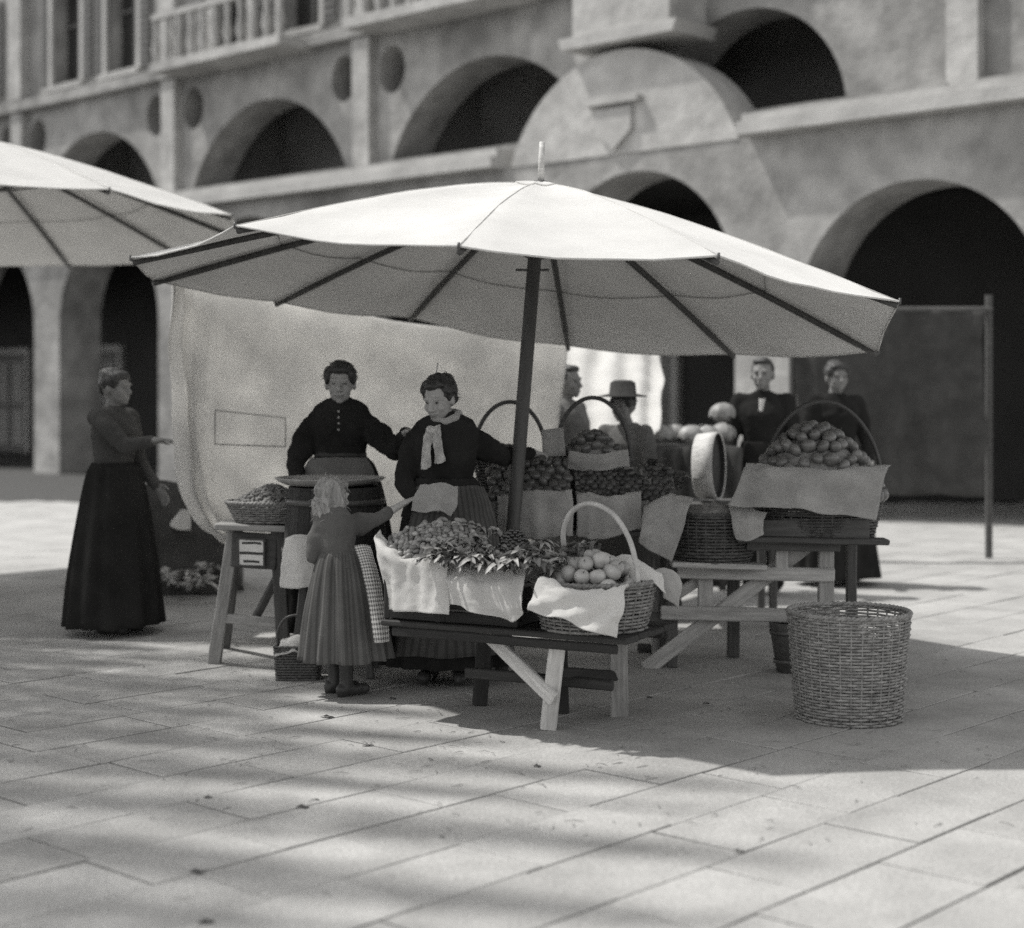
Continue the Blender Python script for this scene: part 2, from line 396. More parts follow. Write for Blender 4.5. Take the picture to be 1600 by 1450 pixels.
for k, c in enumerate(lows):
    if c < -12 or c > 26: continue
    d_ = MB(); fbox(d_, c - .75, c + .75, 4.5, 4.598, 0, 2.5); dr = d_.build('shop_door', M['shutter'], pal)
    for q in (-.37, .37):
        d_ = MB(); fbox(d_, c + q - .26, c + q + .26, 4.46, 4.499, .2, 1.1); fbox(d_, c + q - .26, c + q + .26, 4.46, 4.499, 1.25, 2.3); d_.build('door_panel', M['wood'], dr)
    d_ = MB(); fbox(d_, c - .9, c - .752, 4.44, 4.597, 0, 2.66); fbox(d_, c + .752, c + .9, 4.44, 4.597, 0, 2.66); fbox(d_, c - .75, c + .75, 4.44, 4.597, 2.502, 2.66); d_.build('door_frame', M['stone'], dr)
# projecting round-headed breast between two of the arches
pr = MB(); n = 32; zc = 4.03; cc, rr = -2.58, 2.05
z0 = 4.701; ang0 = math.asin((z0 - zc) / rr)
poly = [(cc - rr * math.cos(ang0 + (math.pi - 2 * ang0) * k / n), zc + rr * math.sin(ang0 + (math.pi - 2 * ang0) * k / n)) for k in range(n + 1)]
prism(pr, poly, -.72, -.002)
o = pr.build('round_headed_breast', M['pale'], pal); fix_normals(o.data)
b_ = MB(); fbox(b_, -3.5, -1.86, -.80, -.003, 6.32, 12.9); o = b_.build('chimney_breast', M['pale'], pal)
b_ = MB(); prism(b_, [(-3.62, 6.16), (-1.74, 6.16), (-1.68, 6.315), (-3.68, 6.315)], -.90, -.0035); o = b_.build('corbel_ledge', M['stone'], pal); fix_normals(o.data)
b_ = MB(); fbox(b_, -3.0, -2.1, -.84, -.722, 5.36, 5.44); b_.build('bracket_ledge', M['stone'], pal)
b_ = MB(); prism(b_, [(-2.85, 5.3), (-2.25, 5.3), (-2.25, 5.0), (-2.55, 4.75), (-2.85, 5.0)], -.79, -.722); o = b_.build('shield', M['stone'], pal); fix_normals(o.data)
# string courses over the lower arcade
for s0, s1 in ((S0, -4.66), (-.5, S1)):
    b_ = MB(); fbox(b_, s0, s1, -.98, -.001, 4.703, 4.86); b_.build('string_course', M['stone'], pal)
    b_ = MB(); fbox(b_, s0, s1, -.86, -.002, 4.863, 4.97); b_.build('string_course', M['stone'], pal)
for k, c in enumerate(bays):
    if c < -13: continue
    b_ = MB(); fbox(b_, c - 2.4, c + 2.4, -.2, -.003, 4.975, 5.14)
    b_.build('parapet', M['stucco'], pal)
for pz in piers:
    if abs(pz + 2.05) < .3 or not S0 + .4 < pz < S1 - .4: continue
    b_ = MB(); fbox(b_, pz - .2, pz + .2, -.16, -.004, 4.975, 7.18); b_.build('pilaster', M['pale'], pal)
    b_ = MB(); fbox(b_, pz - .24, pz + .24, -.2, -.004, 7.43, 12.8); b_.build('pilaster', M['pale'], pal)
b_ = MB(); fbox(b_, S0, -3.7, -.22, -.005, 7.2, 7.4); b_.build('string_course', M['stucco'], pal)
b_ = MB(); fbox(b_, -1.7, S1, -.22, -.005, 7.2, 7.4); b_.build('string_course', M['stucco'], pal)
# upper windows with shutters
for c in bays:
    for w in (-.95, .95):
        s = c + w
        if s < S0 + 1 or s > S1 - 1: continue
        if -4.2 < s < -1.2: continue
        fr = MB()
        for (u0, u1, v0, v1) in ((-.62, -.5, 7.55, 9.7), (.5, .62, 7.55, 9.7), (-.5, .5, 9.6, 9.7)): fbox(fr, s + u0, s + u1, -.07, .05, v0, v1)
        win = fr.build('window', M['stone'], pal)
        g = MB(); fbox(g, s - .497, s + .497, .3, .33, 7.63, 9.59); g.build('pane', M['glass'], win)
        g = MB(); fbox(g, s - .66, s + .66, -.16, -.006, 7.45, 7.548); g.build('sill', M['stone'], win)
        g = MB(); fbox(g, s - .03, s + .03, .24, .298, 7.63, 9.59); fbox(g, s - .49, s + .49, .24, .297, 8.75, 8.8); g.build('frame', M['shutter'], win)
        for q in (-1, 1):
            g = MB(); e0 = s + q * .63; fbox(g, min(e0, e0 + q * .27), max(e0, e0 + q * .27), -.06, -.01, 7.6, 9.6)
            for r_ in range(14): fbox(g, min(e0, e0 + q * .25) + .03, max(e0, e0 + q * .25) - .01, -.08, -.06, 7.7 + r_ * .132, 7.76 + r_ * .132)
            g.build('shutter', M['shutter'], win)
# balconies with balusters
def balcony(s0, s1):
    b = MB(); fbox(b, s0, s1, -.75, -.006, 7.18, 7.34); o = b.build('balcony', M['pale'], pal)
    b = MB(); fbox(b, s0, s1, -.72, -.6, 8.1, 8.2); b.build('rail', M['stone'], o)
    n = int((s1 - s0) / .34)
    for k in range(n + 1):
        s = s0 + .08 + (s1 - s0 - .16) * k / n
        b = MB(); prof = [(.06, 7.342), (.05, 7.42), (.085, 7.58), (.045, 7.85), (.06, 8.03), (.06, 8.098)]
        b.lathe(prof, F(s, -.66, 0), 8); b.build('baluster', M['stone'], o, True)
balcony(4.45, 8.05); balcony(-.6, 2.9); balcony(14.5, 18.2)

# slender poplars added out of view at left to stripe the paving with half-shade
def poplar(x, y, h, r, nl, seed):
    rg = random.Random(seed)
    t = thing('shade_poplar', 'slender poplar added out of view to shade the paving from the left', 'tree', (x, y, 0), 'unseen poplars added for shade')
    m = MB(); m.tube([V((x + .03 * math.sin(k * 1.3 + seed), y + .03 * math.cos(k * 1.7 + seed), h * .95 * k / 10)) for k in range(11)], [.055 * (1 - k / 10.5) + .006 for k in range(11)], 8)
    for k in range(22):
        z = h * (.16 + .74 * k / 22); a = k * 2.4; rr = r * (1 - (k / 24) ** 3) * .8
        m.tube([(x, y, z), (x + rr * .6 * math.cos(a), y + rr * .6 * math.sin(a), z + .35), (x + rr * math.cos(a), y + rr * math.sin(a), z + .9)], [.014, .009, .004], 5)
    m.build('trunk', M['darkwood'], t, True)
    m = MB()
    for k in range(nl):
        f = rg.random() ** .9; z = h * (.14 + .86 * f); R = r * min(1, (1 - f) * 2.2 + .05) * (.85 + .3 * mnoise.noise(V((f * 9, seed, 0))))
        a = rg.uniform(0, 6.283); q = R * math.sqrt(rg.random()); c = V((x + q * math.cos(a), y + q * math.sin(a), z))
        n_ = V((rg.gauss(0, 1), rg.gauss(0, 1), rg.gauss(0, 1))).normalized(); u = n_.orthogonal().normalized() * .028; w = n_.cross(u).normalized() * .026
        m.add([c - u, c + w, c + u * 1.2, c - w], [(0, 1, 2, 3)])
    m.build('crown', M['leaf'], t)
for k, (y, h, r) in enumerate(((8.42, 11.25, .34), (7.98, 10.6, .22), (7.42, 11.05, .42), (6.66, 10.5, .40), (5.95, 10.9, .34), (5.3, 10.2, .4), (8.9, 9.3, .36), (9.45, 8.8, .40), (10.0, 9.3, .42), (10.6, 8.8, .42), (11.3, 7.8, .38))):
    poplar(-5.5, y, h, r, int(6500 * r * h / 11), k + 1)

for k in range(13):
    y = 4.9 + .58 * k; poplar(-6.7, y, 10.9 - .12 * k + .5 * math.sin(k * 2.3) - max(0, y - 9.2) * .9, .5, int(7200 * .5 * .95), 40 + k)
# ------------------------------------------------------------------ market umbrellas
def umbrella(name, label, rim, apex, foot, finial, group, cap_r=.17):
    apex, foot, finial = V(apex), V(foot), V(finial)
    u = thing(name, label, 'umbrella', foot, group)
    n = len(rim); NS, NT = 8, 14
    rim = [V(p) for p in rim]
    def surf(i, k, t):
        a, b = rim[i], rim[(i + 1) % n]
        f = k / NS; mid = math.sin(math.pi * f); q = a.lerp(b, f)
        q = q + (apex - q) * .012 * mid                          # the hem is cut straight and pulls in a little
        p = apex.lerp(q, t)
        p.z += .05 * math.sin(math.pi * t ** .75) * (1 - .3 * mid) - .04 * mid * t - .02 * (1 - t) ** 4
        w = V((mnoise.noise(p * 3), mnoise.noise(p * 9), 0)); p.z += .012 * w.x * t + .004 * w.y * t
        return p
    rows = [[surf(i, k, .03 + .97 * t_ / NT) for i in range(n) for k in range(NS)] for t_ in range(NT + 1)]
    mb = MB(); mb.quadgrid(rows, True); can = mb.build('canopy', M['canvas'], u, True)
    # hem, seam
    h = MB(); h.tube(rows[-1], .006, 5, True); h.build('hem', M['canvas'], can, True)
    s_ = MB(); s_.tube([p - V((0, 0, .010)) for p in rows[9]], .0035, 4, True); s_.build('seam', M['sack'], can, True)
    # cap
    c = MB(); cr = [[surf(i, k, t) + V((0, 0, dz)) for i in range(n) for k in range(NS)] for t, dz in ((.004, .016), (.03, .014), (.06, .012), (.086, .008), (.089, .001))]
    c.tube([surf(i, k, .089) + V((0, 0, .004)) for i in range(n) for k in range(NS)], .006, 5, True)
    c.quadgrid(cr, True); c.build('cap', M['canvas'], u, True)
    for i in range(n):                                          # the sewn seam over each rib
        w = MB(); w.tube([surf(i, 0, .1 + .9 * k / 10) + V((0, 0, .001)) for k in range(11)], .0035, 4); w.build('rib_seam', M['canvas'], can, True)
    # pole, finial
    ax = (apex - foot).normalized()
    m = MB(); m.tube([foot.lerp(apex, k / 10) for k in range(11)], .038, 14); m.build('pole', M['pole'], u, True)
    m = MB(); m.tube([apex + V((0, 0, -.02)), apex.lerp(finial, .5), finial], [.019, .017, .015], 10); m.build('finial', M['palewood'], u, True)
    hub = foot.lerp(apex, .865)
    m = MB(); m.tube([hub - ax * .06, hub - ax * .055, hub + ax * .0, hub + ax * .01], [.05, .062, .066, .05], 16); m.build('hub', M['darkwood'], u, True)
    pin = hub - ax * .12
    m = MB(); m.tube([pin - V((.10, .0, .004)), pin + V((.085, 0, -.004))], .007, 8); m.build('pin', M['iron'], u, True)
    for p in rim:
        d = (p - apex).normalized(); side = d.cross(V((0, 0, 1))).normalized()
        q0 = apex + d * .06 - V((0, 0, .035)); q1 = p - V((0, 0, .03)) - d * .01
        m = MB(); pts = [q0.lerp(q1, k / 8) + V((0, 0, .028 * math.sin(math.pi * k / 8))) for k in range(9)]
        m.tube(pts, [.019] * 8 + [.014], 8); rb = m.build('rib', M['pole'], u, True)
        m = MB(); m.tube([q1 - d * .02, q1 + d * .015 + V((0, 0, .02)), q1 + d * .014 + V((0, 0, .045))], .007, 6); m.build('tip', M['iron'], rb, True)
        m = MB(); m.tube([hub, q0.lerp(q1, .34) - V((0, 0, .01))], .0085, 6); m.build('strut', M['pole'], u, True)
    return u
rim1 = [P(368, 352, 7.9), P(717, 384, 7.02), P(1122, 400, 7.12), P(1405, 470, 8.3), P(1372, 548, 9.7), P(1148, 552, 10.6), P(888, 540, 11.1), P(640, 495, 11.0), P(430, 470, 10.4), P(240, 436, 9.9), P(205, 403, 8.9)]
apex1 = P(845, 283, 9.0)
umbrella('market_umbrella', 'large white canvas market umbrella spread over the fruit stall', rim1, apex1, G(783, 1056), P(847, 222, 9.02), 'market umbrellas')
c2 = V((-4.36, 13.0, 2.86)); rim2 = [c2 + V((2.3 * math.cos(a), 2.3 * math.sin(a), -.055 * 2.3 * math.sin(a))) for a in [math.radians(-14 + 360 * k / 11) for k in range(11)]]
umbrella('market_umbrella', 'second white canvas umbrella rising at the left behind the fruit stall', rim2, c2 + V((0, 0, .74)), (-4.3, 13.0, 0), c2 + V((0, 0, 1.05)), 'market umbrellas')

# ------------------------------------------------------------------ the hung canvas behind the women
def SC(x, y, Y, lean): return P(x, y, Y + lean)
ctrl = [[SC(x, y, Y, ln) for x, y, Y in row] for ln, row in (
    (0, ((274, 440, 9.95), (350, 458, 10.35), (500, 480, 10.8), (650, 505, 11.2), (770, 522, 11.3), (886, 545, 11.35))),
    (.08, ((271, 560, 9.95), (360, 570, 10.35), (500, 585, 10.8), (650, 605, 11.2), (770, 612, 11.3), (878, 625, 11.35))),
    (.17, ((279, 700, 9.95), (370, 700, 10.35), (500, 700, 10.8), (650, 705, 11.2), (770, 710, 11.3), (872, 705, 11.35))),
    (.25, ((300, 790, 10.0), (380, 800, 10.35), (500, 805, 10.8), (650, 800, 11.2), (770, 800, 11.3), (868, 790, 11.35))),
    (.3, ((352, 842, 10.1), (405, 858, 10.35), (510, 870, 10.8), (650, 870, 11.2), (770, 870, 11.3), (866, 865, 11.35))))]
def fold(u, v):
    k = math.exp(-u * 16)
    return 2.4 * k * math.sin(u * 150 + v * 3) + 1.2 * math.exp(-u * 5) * math.sin(u * 50 - v * 6) * (.3 + v) + .35 * math.sin((u * 9 + v * 6) * 2.2) * (1 - v) + .25 * math.sin((u * 7 - v * 9) * 3)
bk = sheet('canvas_screen', ctrl, 110, 70, M['sheet'], None, .022, 2.3, 4, .004, fold=fold)
tag(bk, 'pale canvas screen hung behind the two market women', 'screen')
# sewn patch outline on the canvas
sv_ = [v.co.copy() for v in bk.data.vertices]
sp_ = [(800 + FPX * v.x / v.y, HY - FPX * (v.z - CAM_H) / v.y, v) for v in sv_]; sp_ = [q for q in sp_ if 310 < q[0] < 475 and 620 < q[1] < 720]
def on_screen(x, y):
    near_ = sorted(sp_, key=lambda q: (q[0] - x) ** 2 + (q[1] - y) ** 2)[:5]; ws = [1 / ((q[0] - x) ** 2 + (q[1] - y) ** 2 + 4) for q in near_]
    d = sum(q[2].y * w for q, w in zip(near_, ws)) / sum(ws); return P(x, y, d - .007)
pc = [[on_screen(336 + 110 * i / 14, 641 + 12 * i / 14 + (53 - 8 * i / 14) * j / 6) for i in range(15)] for j in range(7)]
so_ = MB(); so_.tube(pc[0] + [r_[-1] for r_ in pc[1:]] + pc[-1][-2::-1] + [r_[0] for r_ in pc[-2:0:-1]], .0032, 4, True); so_.build('patch_seam', M['midgrey'], bk, True)
# rope from the screen corner up to the umbrella rib
cr = MB(); cr.tube([P(274, 440, 9.95), P(262, 438, 9.92), P(242, 437, 9.9)], .006, 5); cr.build('tie_cord', M['sack'], bk, True)

# ------------------------------------------------------------------ baskets
def ell(c, rx, ry, a, rot):
    x, y = rx * math.cos(a), ry * math.sin(a); cr, sr = math.cos(rot), math.sin(rot)
    return V((c[0] + x * cr - y * sr, c[1] + x * sr + y * cr, c[2]))
def basket_parts(t, c, r0, r1, h, m, stakes=30, pitch=.016, sy=1.0, rot=0, bulge=.0, tw=.0065):
    rows = int(h / pitch); w = MB(); ns = stakes * 3
    c = V(c)
    for j in range(rows):
        f = (j + .5) / rows; r = r0 + (r1 - r0) * f + bulge * math.sin(math.pi * f)
        pts = []
        dz = random.uniform(-.0015, .0015)
        for k in range(ns):
            a = 2 * math.pi * k / ns; rr = r + .0055 * math.cos(a * stakes / 2 + math.pi * j) + random.uniform(-.001, .001)
            pts.append(ell((c.x, c.y, c.z + h * f + dz + .002 * mnoise.noise(V((a * 2, j, 0)))), rr, rr * sy, a, rot))
        w.tube(pts, tw * random.uniform(.85, 1.1), 5, True)
    for k in range(stakes):
        a = 2 * math.pi * k / stakes
        w.tube([ell((c.x, c.y, c.z + h * f), r0 + (r1 - r0) * f + bulge * math.sin(math.pi * f), (r0 + (r1 - r0) * f + bulge * math.sin(math.pi * f)) * sy, a, rot) for f in (0, .33, .66, 1)], .005, 4)
    o = w.build('weave', m, t, True); o['kind'] = 'stuff'
    rim = MB()
    for q in range(2):
        rim.tube([ell((c.x, c.y, c.z + h + .006 + .006 * math.sin(a * stakes + q * math.pi)), r1 + .006 * math.cos(a * stakes + q * math.pi), (r1 + .006 * math.cos(a * stakes + q * math.pi)) * sy, a, rot) for a in [2 * math.pi * k / (stakes * 4) for k in range(stakes * 4)]], .0085, 5, True)
    rim.build('rim', m, t, True)
    bt = MB(); bt.lathe([(0.001, .008), (r0 * .5, .007), (r0, .004), (r0, -.0), (0.001, 0)], c, 24, 1, sy, rot); bt.build('base', m, t, True)
def hoop(t, pts, r, m, name='handle', wrap=True):
    pp = spline(pts, 60); h = MB(); h.tube(pp, r, 10)
    o = h.build(name, m, t, True)
    return o
def hoop_arc(c, hw, h, ang, tilt=0, drop=.05):
    d = V((math.cos(ang), math.sin(ang), 0)); n_ = V((-d.y, d.x, 0)); c = V(c)
    pts = [c - d * hw * .97 + V((0, 0, -drop))]
    for k in range(13):
        a = math.pi * k / 12; pts.append(c - d * hw * math.cos(a) + V((0, 0, h * math.sin(a))) + n_ * tilt * math.sin(a))
    pts.append(c + d * hw * .97 + V((0, 0, -drop)))
    return pts
# fruit meshes
def fruit_mesh(name, r, m, kind='apple', n=14):
    mb = MB(); prof = []
    for k in range(11):
        a = math.pi * k / 10; rr = math.sin(a); zz = -math.cos(a)
        if kind == 'apple':
            rr2 = rr * (1.02 + .06 * zz); zz2 = zz * .9 - .22 * math.exp(-(rr / .28) ** 2) * (1 if zz > 0 else -.6)
        elif kind == 'tomato': rr2 = rr * 1.05; zz2 = zz * .82 - .12 * math.exp(-(rr / .3) ** 2) * (1 if zz > 0 else -.3)
        elif kind == 'plum': rr2 = rr * .88; zz2 = zz * 1.05
        elif kind == 'root': rr2 = rr * (.8 if zz > -.2 else .8 * (1 + (zz + .2) * .5)); zz2 = zz * (1.0 if zz > 0 else 1.5)
        else: rr2, zz2 = rr, zz
        prof.append((max(rr2, .004) * r, zz2 * r))
    rows = []
    for rr, zz in prof:
        rows.append([V((rr * math.cos(2 * math.pi * k / n) * (1 + .03 * math.sin(k * 2.1)), rr * math.sin(2 * math.pi * k / n) * (1 + .025 * math.cos(k * 3.3)), zz)) for k in range(n)])
    mb.quadgrid(rows, True)
    me = mb.mesh(name); me.materials.append(m)
    for p in me.polygons: p.use_smooth = True
    return me
def stem_mesh(r, m):
    mb = MB(); mb.tube([(0, 0, r * .6), (r * .05, 0, r * .9), (r * .16, 0, r * 1.2)], r * .06, 5); me = mb.mesh('stem'); me.materials.append(m); return me
def scatter(name, me, pts, label, cat, group, stem=None, rng=random.Random(1), tilt=.7, sc=(.88, 1.12)):
    for p in pts:
        o = bpy.data.objects.new(name, me)
        s = rng.uniform(*sc)
        Mx = Matrix.Translation(p) @ Matrix.Rotation(rng.uniform(0, 6.28), 4, 'Z') @ Matrix.Rotation(rng.uniform(-tilt, tilt), 4, 'X') @ Matrix.Rotation(rng.uniform(-tilt, tilt), 4, 'Y') @ Matrix.Diagonal((s, s * rng.uniform(.95, 1.05), s * rng.uniform(.93, 1.04), 1))
        link(o, None, Mx); tag(o, label, cat, group)
        if stem:
            st = bpy.data.objects.new('stem', stem); st.parent = o; col.objects.link(st)
def heap_pts(c, rx, ry, rot, base, top, r, pack=.95, shape=2, rng=random.Random(2), slope=(0, 0), jz=.3, py=1.0):
    pts = []; dx = 2 * r * pack; dy = dx * .86 * py; j = 0
    y = -ry
    while y <= ry:
        x = -rx + (dx / 2 if j % 2 else 0)
        while x <= rx:
            xx, yy = x + rng.uniform(-.18, .18) * r, y + rng.uniform(-.18, .18) * r
            q = (xx / rx) ** 2 + (yy / ry) ** 2
            if q < 1:
                z = base + (top - base) * (1 - q ** (shape / 2)) + slope[0] * xx + slope[1] * yy + rng.uniform(-jz, jz) * r
                cr, sr = math.cos(rot), math.sin(rot)
                pts.append(V((c[0] + xx * cr - yy * sr, c[1] + xx * sr + yy * cr, z)))
            x += dx
        y += dy; j += 1
    return pts
def mound(name, c, rx, ry, rot, base, top, m, parent=None, rough=.008, n=32, slope=(0, 0), shape=2, freq=40):
    mb = MB(); rows = []
    for j in range(15):
        q = j / 14; ring = []
        for k in range(n):
            a = 2 * math.pi * k / n; x, y = rx * q * math.cos(a), ry * q * math.sin(a)
            z = base + (top - base) * (1 - q ** shape) + slope[0] * x + slope[1] * y
            p = ell((c[0], c[1], z), max(rx * q, .001), max(ry * q, .001), a, rot)
            ring.append(p + V((0, 0, rough * mnoise.noise(p * freq))))
        rows.append(ring)
    mb.quadgrid(rows, True)
    return mb.build(name, m, parent, True)

# ------------------------------------------------------------------ leaves
def leaf_mesh(name, L, w, m, bend=.5, wave=.0, cup=.25, n=7):
    mb = MB(); rows = []
    ang = 0.2; p = V((0, 0, 0))
    for k in range(n + 1):
        t = k / n; ww = w * (math.sin(math.pi * min(1, t * .93 + .07)) ** .7) * (1 - .25 * t) if 0 < k < n else w * .08
        d = V((math.cos(ang), 0, math.sin(ang))); up = V((-d.z, 0, d.x))
        z = wave * math.sin(t * 17)
        rows.append([p + V((0, -ww, 0)) + up * (cup * ww + z), p + V((0, -ww * .5, 0)) + up * (cup * .35 * ww), p, p + V((0, ww * .5, 0)) + up * (cup * .35 * ww), p + V((0, ww, 0)) + up * (cup * ww - z)])
        p = p + d * (L / n); ang -= bend / n * 2
    mb.quadgrid(rows); me = mb.mesh(name); me.materials.append(m)
    for q in me.polygons: q.use_smooth = True
    return me
LEAF = [leaf_mesh('leaf', .15, .020, M['leaf'], .7, .004), leaf_mesh('leaf', .13, .026, M['leaf'], 1.0, .006), leaf_mesh('leaf', .17, .014, M['paleleaf'], .9, .003), leaf_mesh('leaf', .12, .03, M['paleleaf'], .5, .008)]
ROOT_M = fruit_mesh('radish', .017, M['root'], 'root', 10)
def bunch(name, label, cat, group, c, direction, nleaf, rng, kinds=(0, 1), root=True, spread=.7, size=1.0, lift=.35):
    t = thing(name, label, cat, c, group); d0 = V(direction).normalized()
    base = math.atan2(d0.y, d0.x)
    for k in range(nleaf):
        o = bpy.data.objects.new('leaf', LEAF[rng.choice(kinds)])
        s = size * rng.uniform(.8, 1.2)
        Mx = Matrix.Translation(V(c) + V((rng.uniform(-.015, .015), rng.uniform(-.015, .015), rng.uniform(0, .02)))) @ Matrix.Rotation(base + rng.uniform(-spread, spread), 4, 'Z') @ Matrix.Rotation(-rng.uniform(-.1, lift) - d0.z * -1.0, 4, 'Y') @ Matrix.Rotation(rng.uniform(-.8, .8), 4, 'X') @ Matrix.Diagonal((s, s, s, 1))
        link(o, t, Mx)
    if root:
        for k in range(5):
            o = bpy.data.objects.new('radish', ROOT_M)
            q = V(c) - d0 * rng.uniform(.01, .05) + V((rng.uniform(-.03, .03), rng.uniform(-.02, .02), rng.uniform(0, .025)))
            link(o, t, Matrix.Translation(q) @ Matrix.Rotation(rng.uniform(0, 6.28), 4, 'Z') @ Matrix.Rotation(rng.uniform(.8, 2), 4, 'Y'))
    return t
# ------------------------------------------------------------------ people
ICO = {}
class Blob:
    """overlapping spheres, tapered limbs and lofts that are fused into one skin"""
    def __init__(s): s.mb = MB()
    def sph(s, c, r, R=None, n=12):
        c = V(c); r = V(r) if isinstance(r, (tuple, list, Vector)) else V((r, r, r)); rows = []
        for j in range(1, n):
            a = math.pi * j / n
            rows.append([V((math.sin(a) * math.cos(2 * math.pi * k / (n * 2)) * r.x, math.sin(a) * math.sin(2 * math.pi * k / (n * 2)) * r.y, -math.cos(a) * r.z)) for k in range(n * 2)])
        top, bot = V((0, 0, r.z)), V((0, 0, -r.z))
        if R: rows = [[R @ p for p in w] for w in rows]; top = R @ top; bot = R @ bot
        n0 = len(s.mb.v); s.mb.quadgrid([[c + p for p in w] for w in rows], True)
        m = n * 2; i0 = len(s.mb.v); s.mb.v += [tuple(c + bot), tuple(c + top)]; L = n0 + (n - 2) * m
        s.mb.f += [(i0, n0 + (k + 1) % m, n0 + k) for k in range(m)] + [(i0 + 1, L + k, L + (k + 1) % m) for k in range(m)]
    def cap(s, a, b, ra, rb):
        a, b = V(a), V(b); s.sph(a, ra); s.sph(b, rb)
        s.mb.tube([a, b], [ra, rb], 16)
    def chain(s, pts, rs):
        for k in range(len(pts) - 1): s.cap(pts[k], pts[k + 1], rs[k], rs[k + 1])
    def loft(s, st, n=24):
        """st: (centre, side-half-width vector, front-half-depth vector)"""
        rows = []
        for c, sx, sy in st:
            c, sx, sy = V(c), V(sx), V(sy); rows.append([c + sx * math.cos(2 * math.pi * k / n) + sy * math.sin(2 * math.pi * k / n) for k in range(n)])
        n0 = len(s.mb.v); s.mb.quadgrid(rows, True)
        s.mb.f += [tuple(n0 + k for k in reversed(range(n))), tuple(n0 + (len(rows) - 1) * n + k for k in range(n))]
    def build(s, name, m, parent, vox=.006, smooth=4, disp=0, dfreq=12, seed=0, extra=None, stretch=(1, 1, 1)):
        o = bpy.data.objects.new(name + '_tmp', s.mb.mesh('tmp')); fix_normals(o.data); col.objects.link(o)
        r = o.modifiers.new('r', 'REMESH'); r.mode = 'VOXEL'; r.voxel_size = vox
        if smooth: q = o.modifiers.new('s', 'SMOOTH'); q.factor = .5; q.iterations = smooth
        dg = bpy.context.evaluated_depsgraph_get(); dg.update()
        me = bpy.data.meshes.new_from_object(o.evaluated_get(dg)); bpy.data.objects.remove(o)
        me.name = name; me.materials.clear(); me.materials.append(m)
        for p in me.polygons: p.use_smooth = True
        if disp:
            nv = [v.normal.copy() for v in me.vertices]
            for v, n_ in zip(me.vertices, nv):
                p = v.co; q = V((p.x * stretch[0], p.y * stretch[1], p.z * stretch[2])) * dfreq + V((seed, seed * 2, 0))
                v.co = p + n_ * disp * (mnoise.noise(q) + .5 * mnoise.noise(q * 2.1))
        if extra: extra(me)
        return link(bpy.data.objects.new(name, me), parent)
def head_frame(f):
    f = V(f).normalized(); r = f.cross(V((0, 0, 1))).normalized(); u = r.cross(f); return f, r, u     # r: the figure's right-hand side seen from behind
def Rm(f, r, u): return Matrix((r, f, u)).transposed()      # local x=right, y=forward, z=up
def hand(b, wrist, d, pn, s=1.0, curl=.5, thumb=1):
    """a palm, four unequal bent fingers and a thumb leaving the side of the palm"""
    d = V(d).normalized(); pn = V(pn); pn = (pn - d * pn.dot(d)).normalized(); side = d.cross(pn) * thumb; w = V(wrist)
    b.sph(w + d * .045 * s, (.040 * s, .050 * s, .017 * s), Matrix((side, d, pn)).transposed(), 8)
    b.cap(w - d * .01 * s, w + d * .03 * s, .024 * s, .026 * s)
    for k, (L, x) in enumerate(((.070, -.028), (.082, -.010), (.077, .009), (.060, .027))):
        p = w + d * .085 * s - side * x * s * 1.0; dd = d; pts = [w + d * .05 * s - side * x * s * .9, p]
        for q, fr in enumerate((.45, .32, .25)):
            a = curl * (.5 + .35 * q); dd = (dd * math.cos(a) + pn * math.sin(a)).normalized(); p = p + dd * L * fr * s; pts.append(p)
        b.chain(pts, [.0095 * s, .0095 * s, .0088 * s, .008 * s, .0065 * s])
    p = w + d * .02 * s + side * .028 * s; dd = (d * .7 + side * .75 + pn * .25).normalized()
    b.chain([p, p + dd * .035 * s, p + dd * .035 * s + (dd + pn * .5 + d * .5).normalized() * .03 * s, p + dd * .035 * s + (dd + pn * .5 + d * .5).normalized() * .052 * s], [.014 * s, .0115 * s, .0095 * s, .0075 * s])
def head(b, c, f, s=1.0):
    f, r, u = head_frame(f); R = Rm(f, r, u); c = V(c)
    at = lambda x, y, z: c + (r * x + f * y + u * z) * s
    b.sph(at(0, -.012, .02), (.073 * s, .092 * s, .098 * s), R)
    b.sph(at(0, .024, -.040), (.058 * s, .06 * s, .062 * s), R)       # jaw
    b.sph(at(0, .062, -.086), (.022 * s, .02 * s, .018 * s), R)       # chin
    for q in (-1, 1):
        b.sph(at(q * .036, .056, -.026), (.024 * s, .022 * s, .024 * s), R)   # cheek
        b.sph(at(q * .03, .077, .026), (.024 * s, .010 * s, .009 * s), R)     # brow ridge
        b.sph(at(q * .076, -.008, -.006), (.010 * s, .019 * s, .031 * s), R)  # ear
        b.sph(at(q * .030, .070, .006), (.0125 * s, .0115 * s, .0085 * s), R) # lid
        b.sph(at(q * .011, .094, -.030), (.009 * s, .010 * s, .008 * s), R)   # nostril
    b.chain([at(0, .078, .018), at(0, .092, -.008), at(0, .103, -.026)], [.009 * s, .010 * s, .0125 * s])
    b.sph(at(0, .083, -.056), (.023 * s, .010 * s, .0065 * s), R); b.sph(at(0, .080, -.067), (.020 * s, .010 * s, .007 * s), R)
    return at, (f, r, u)
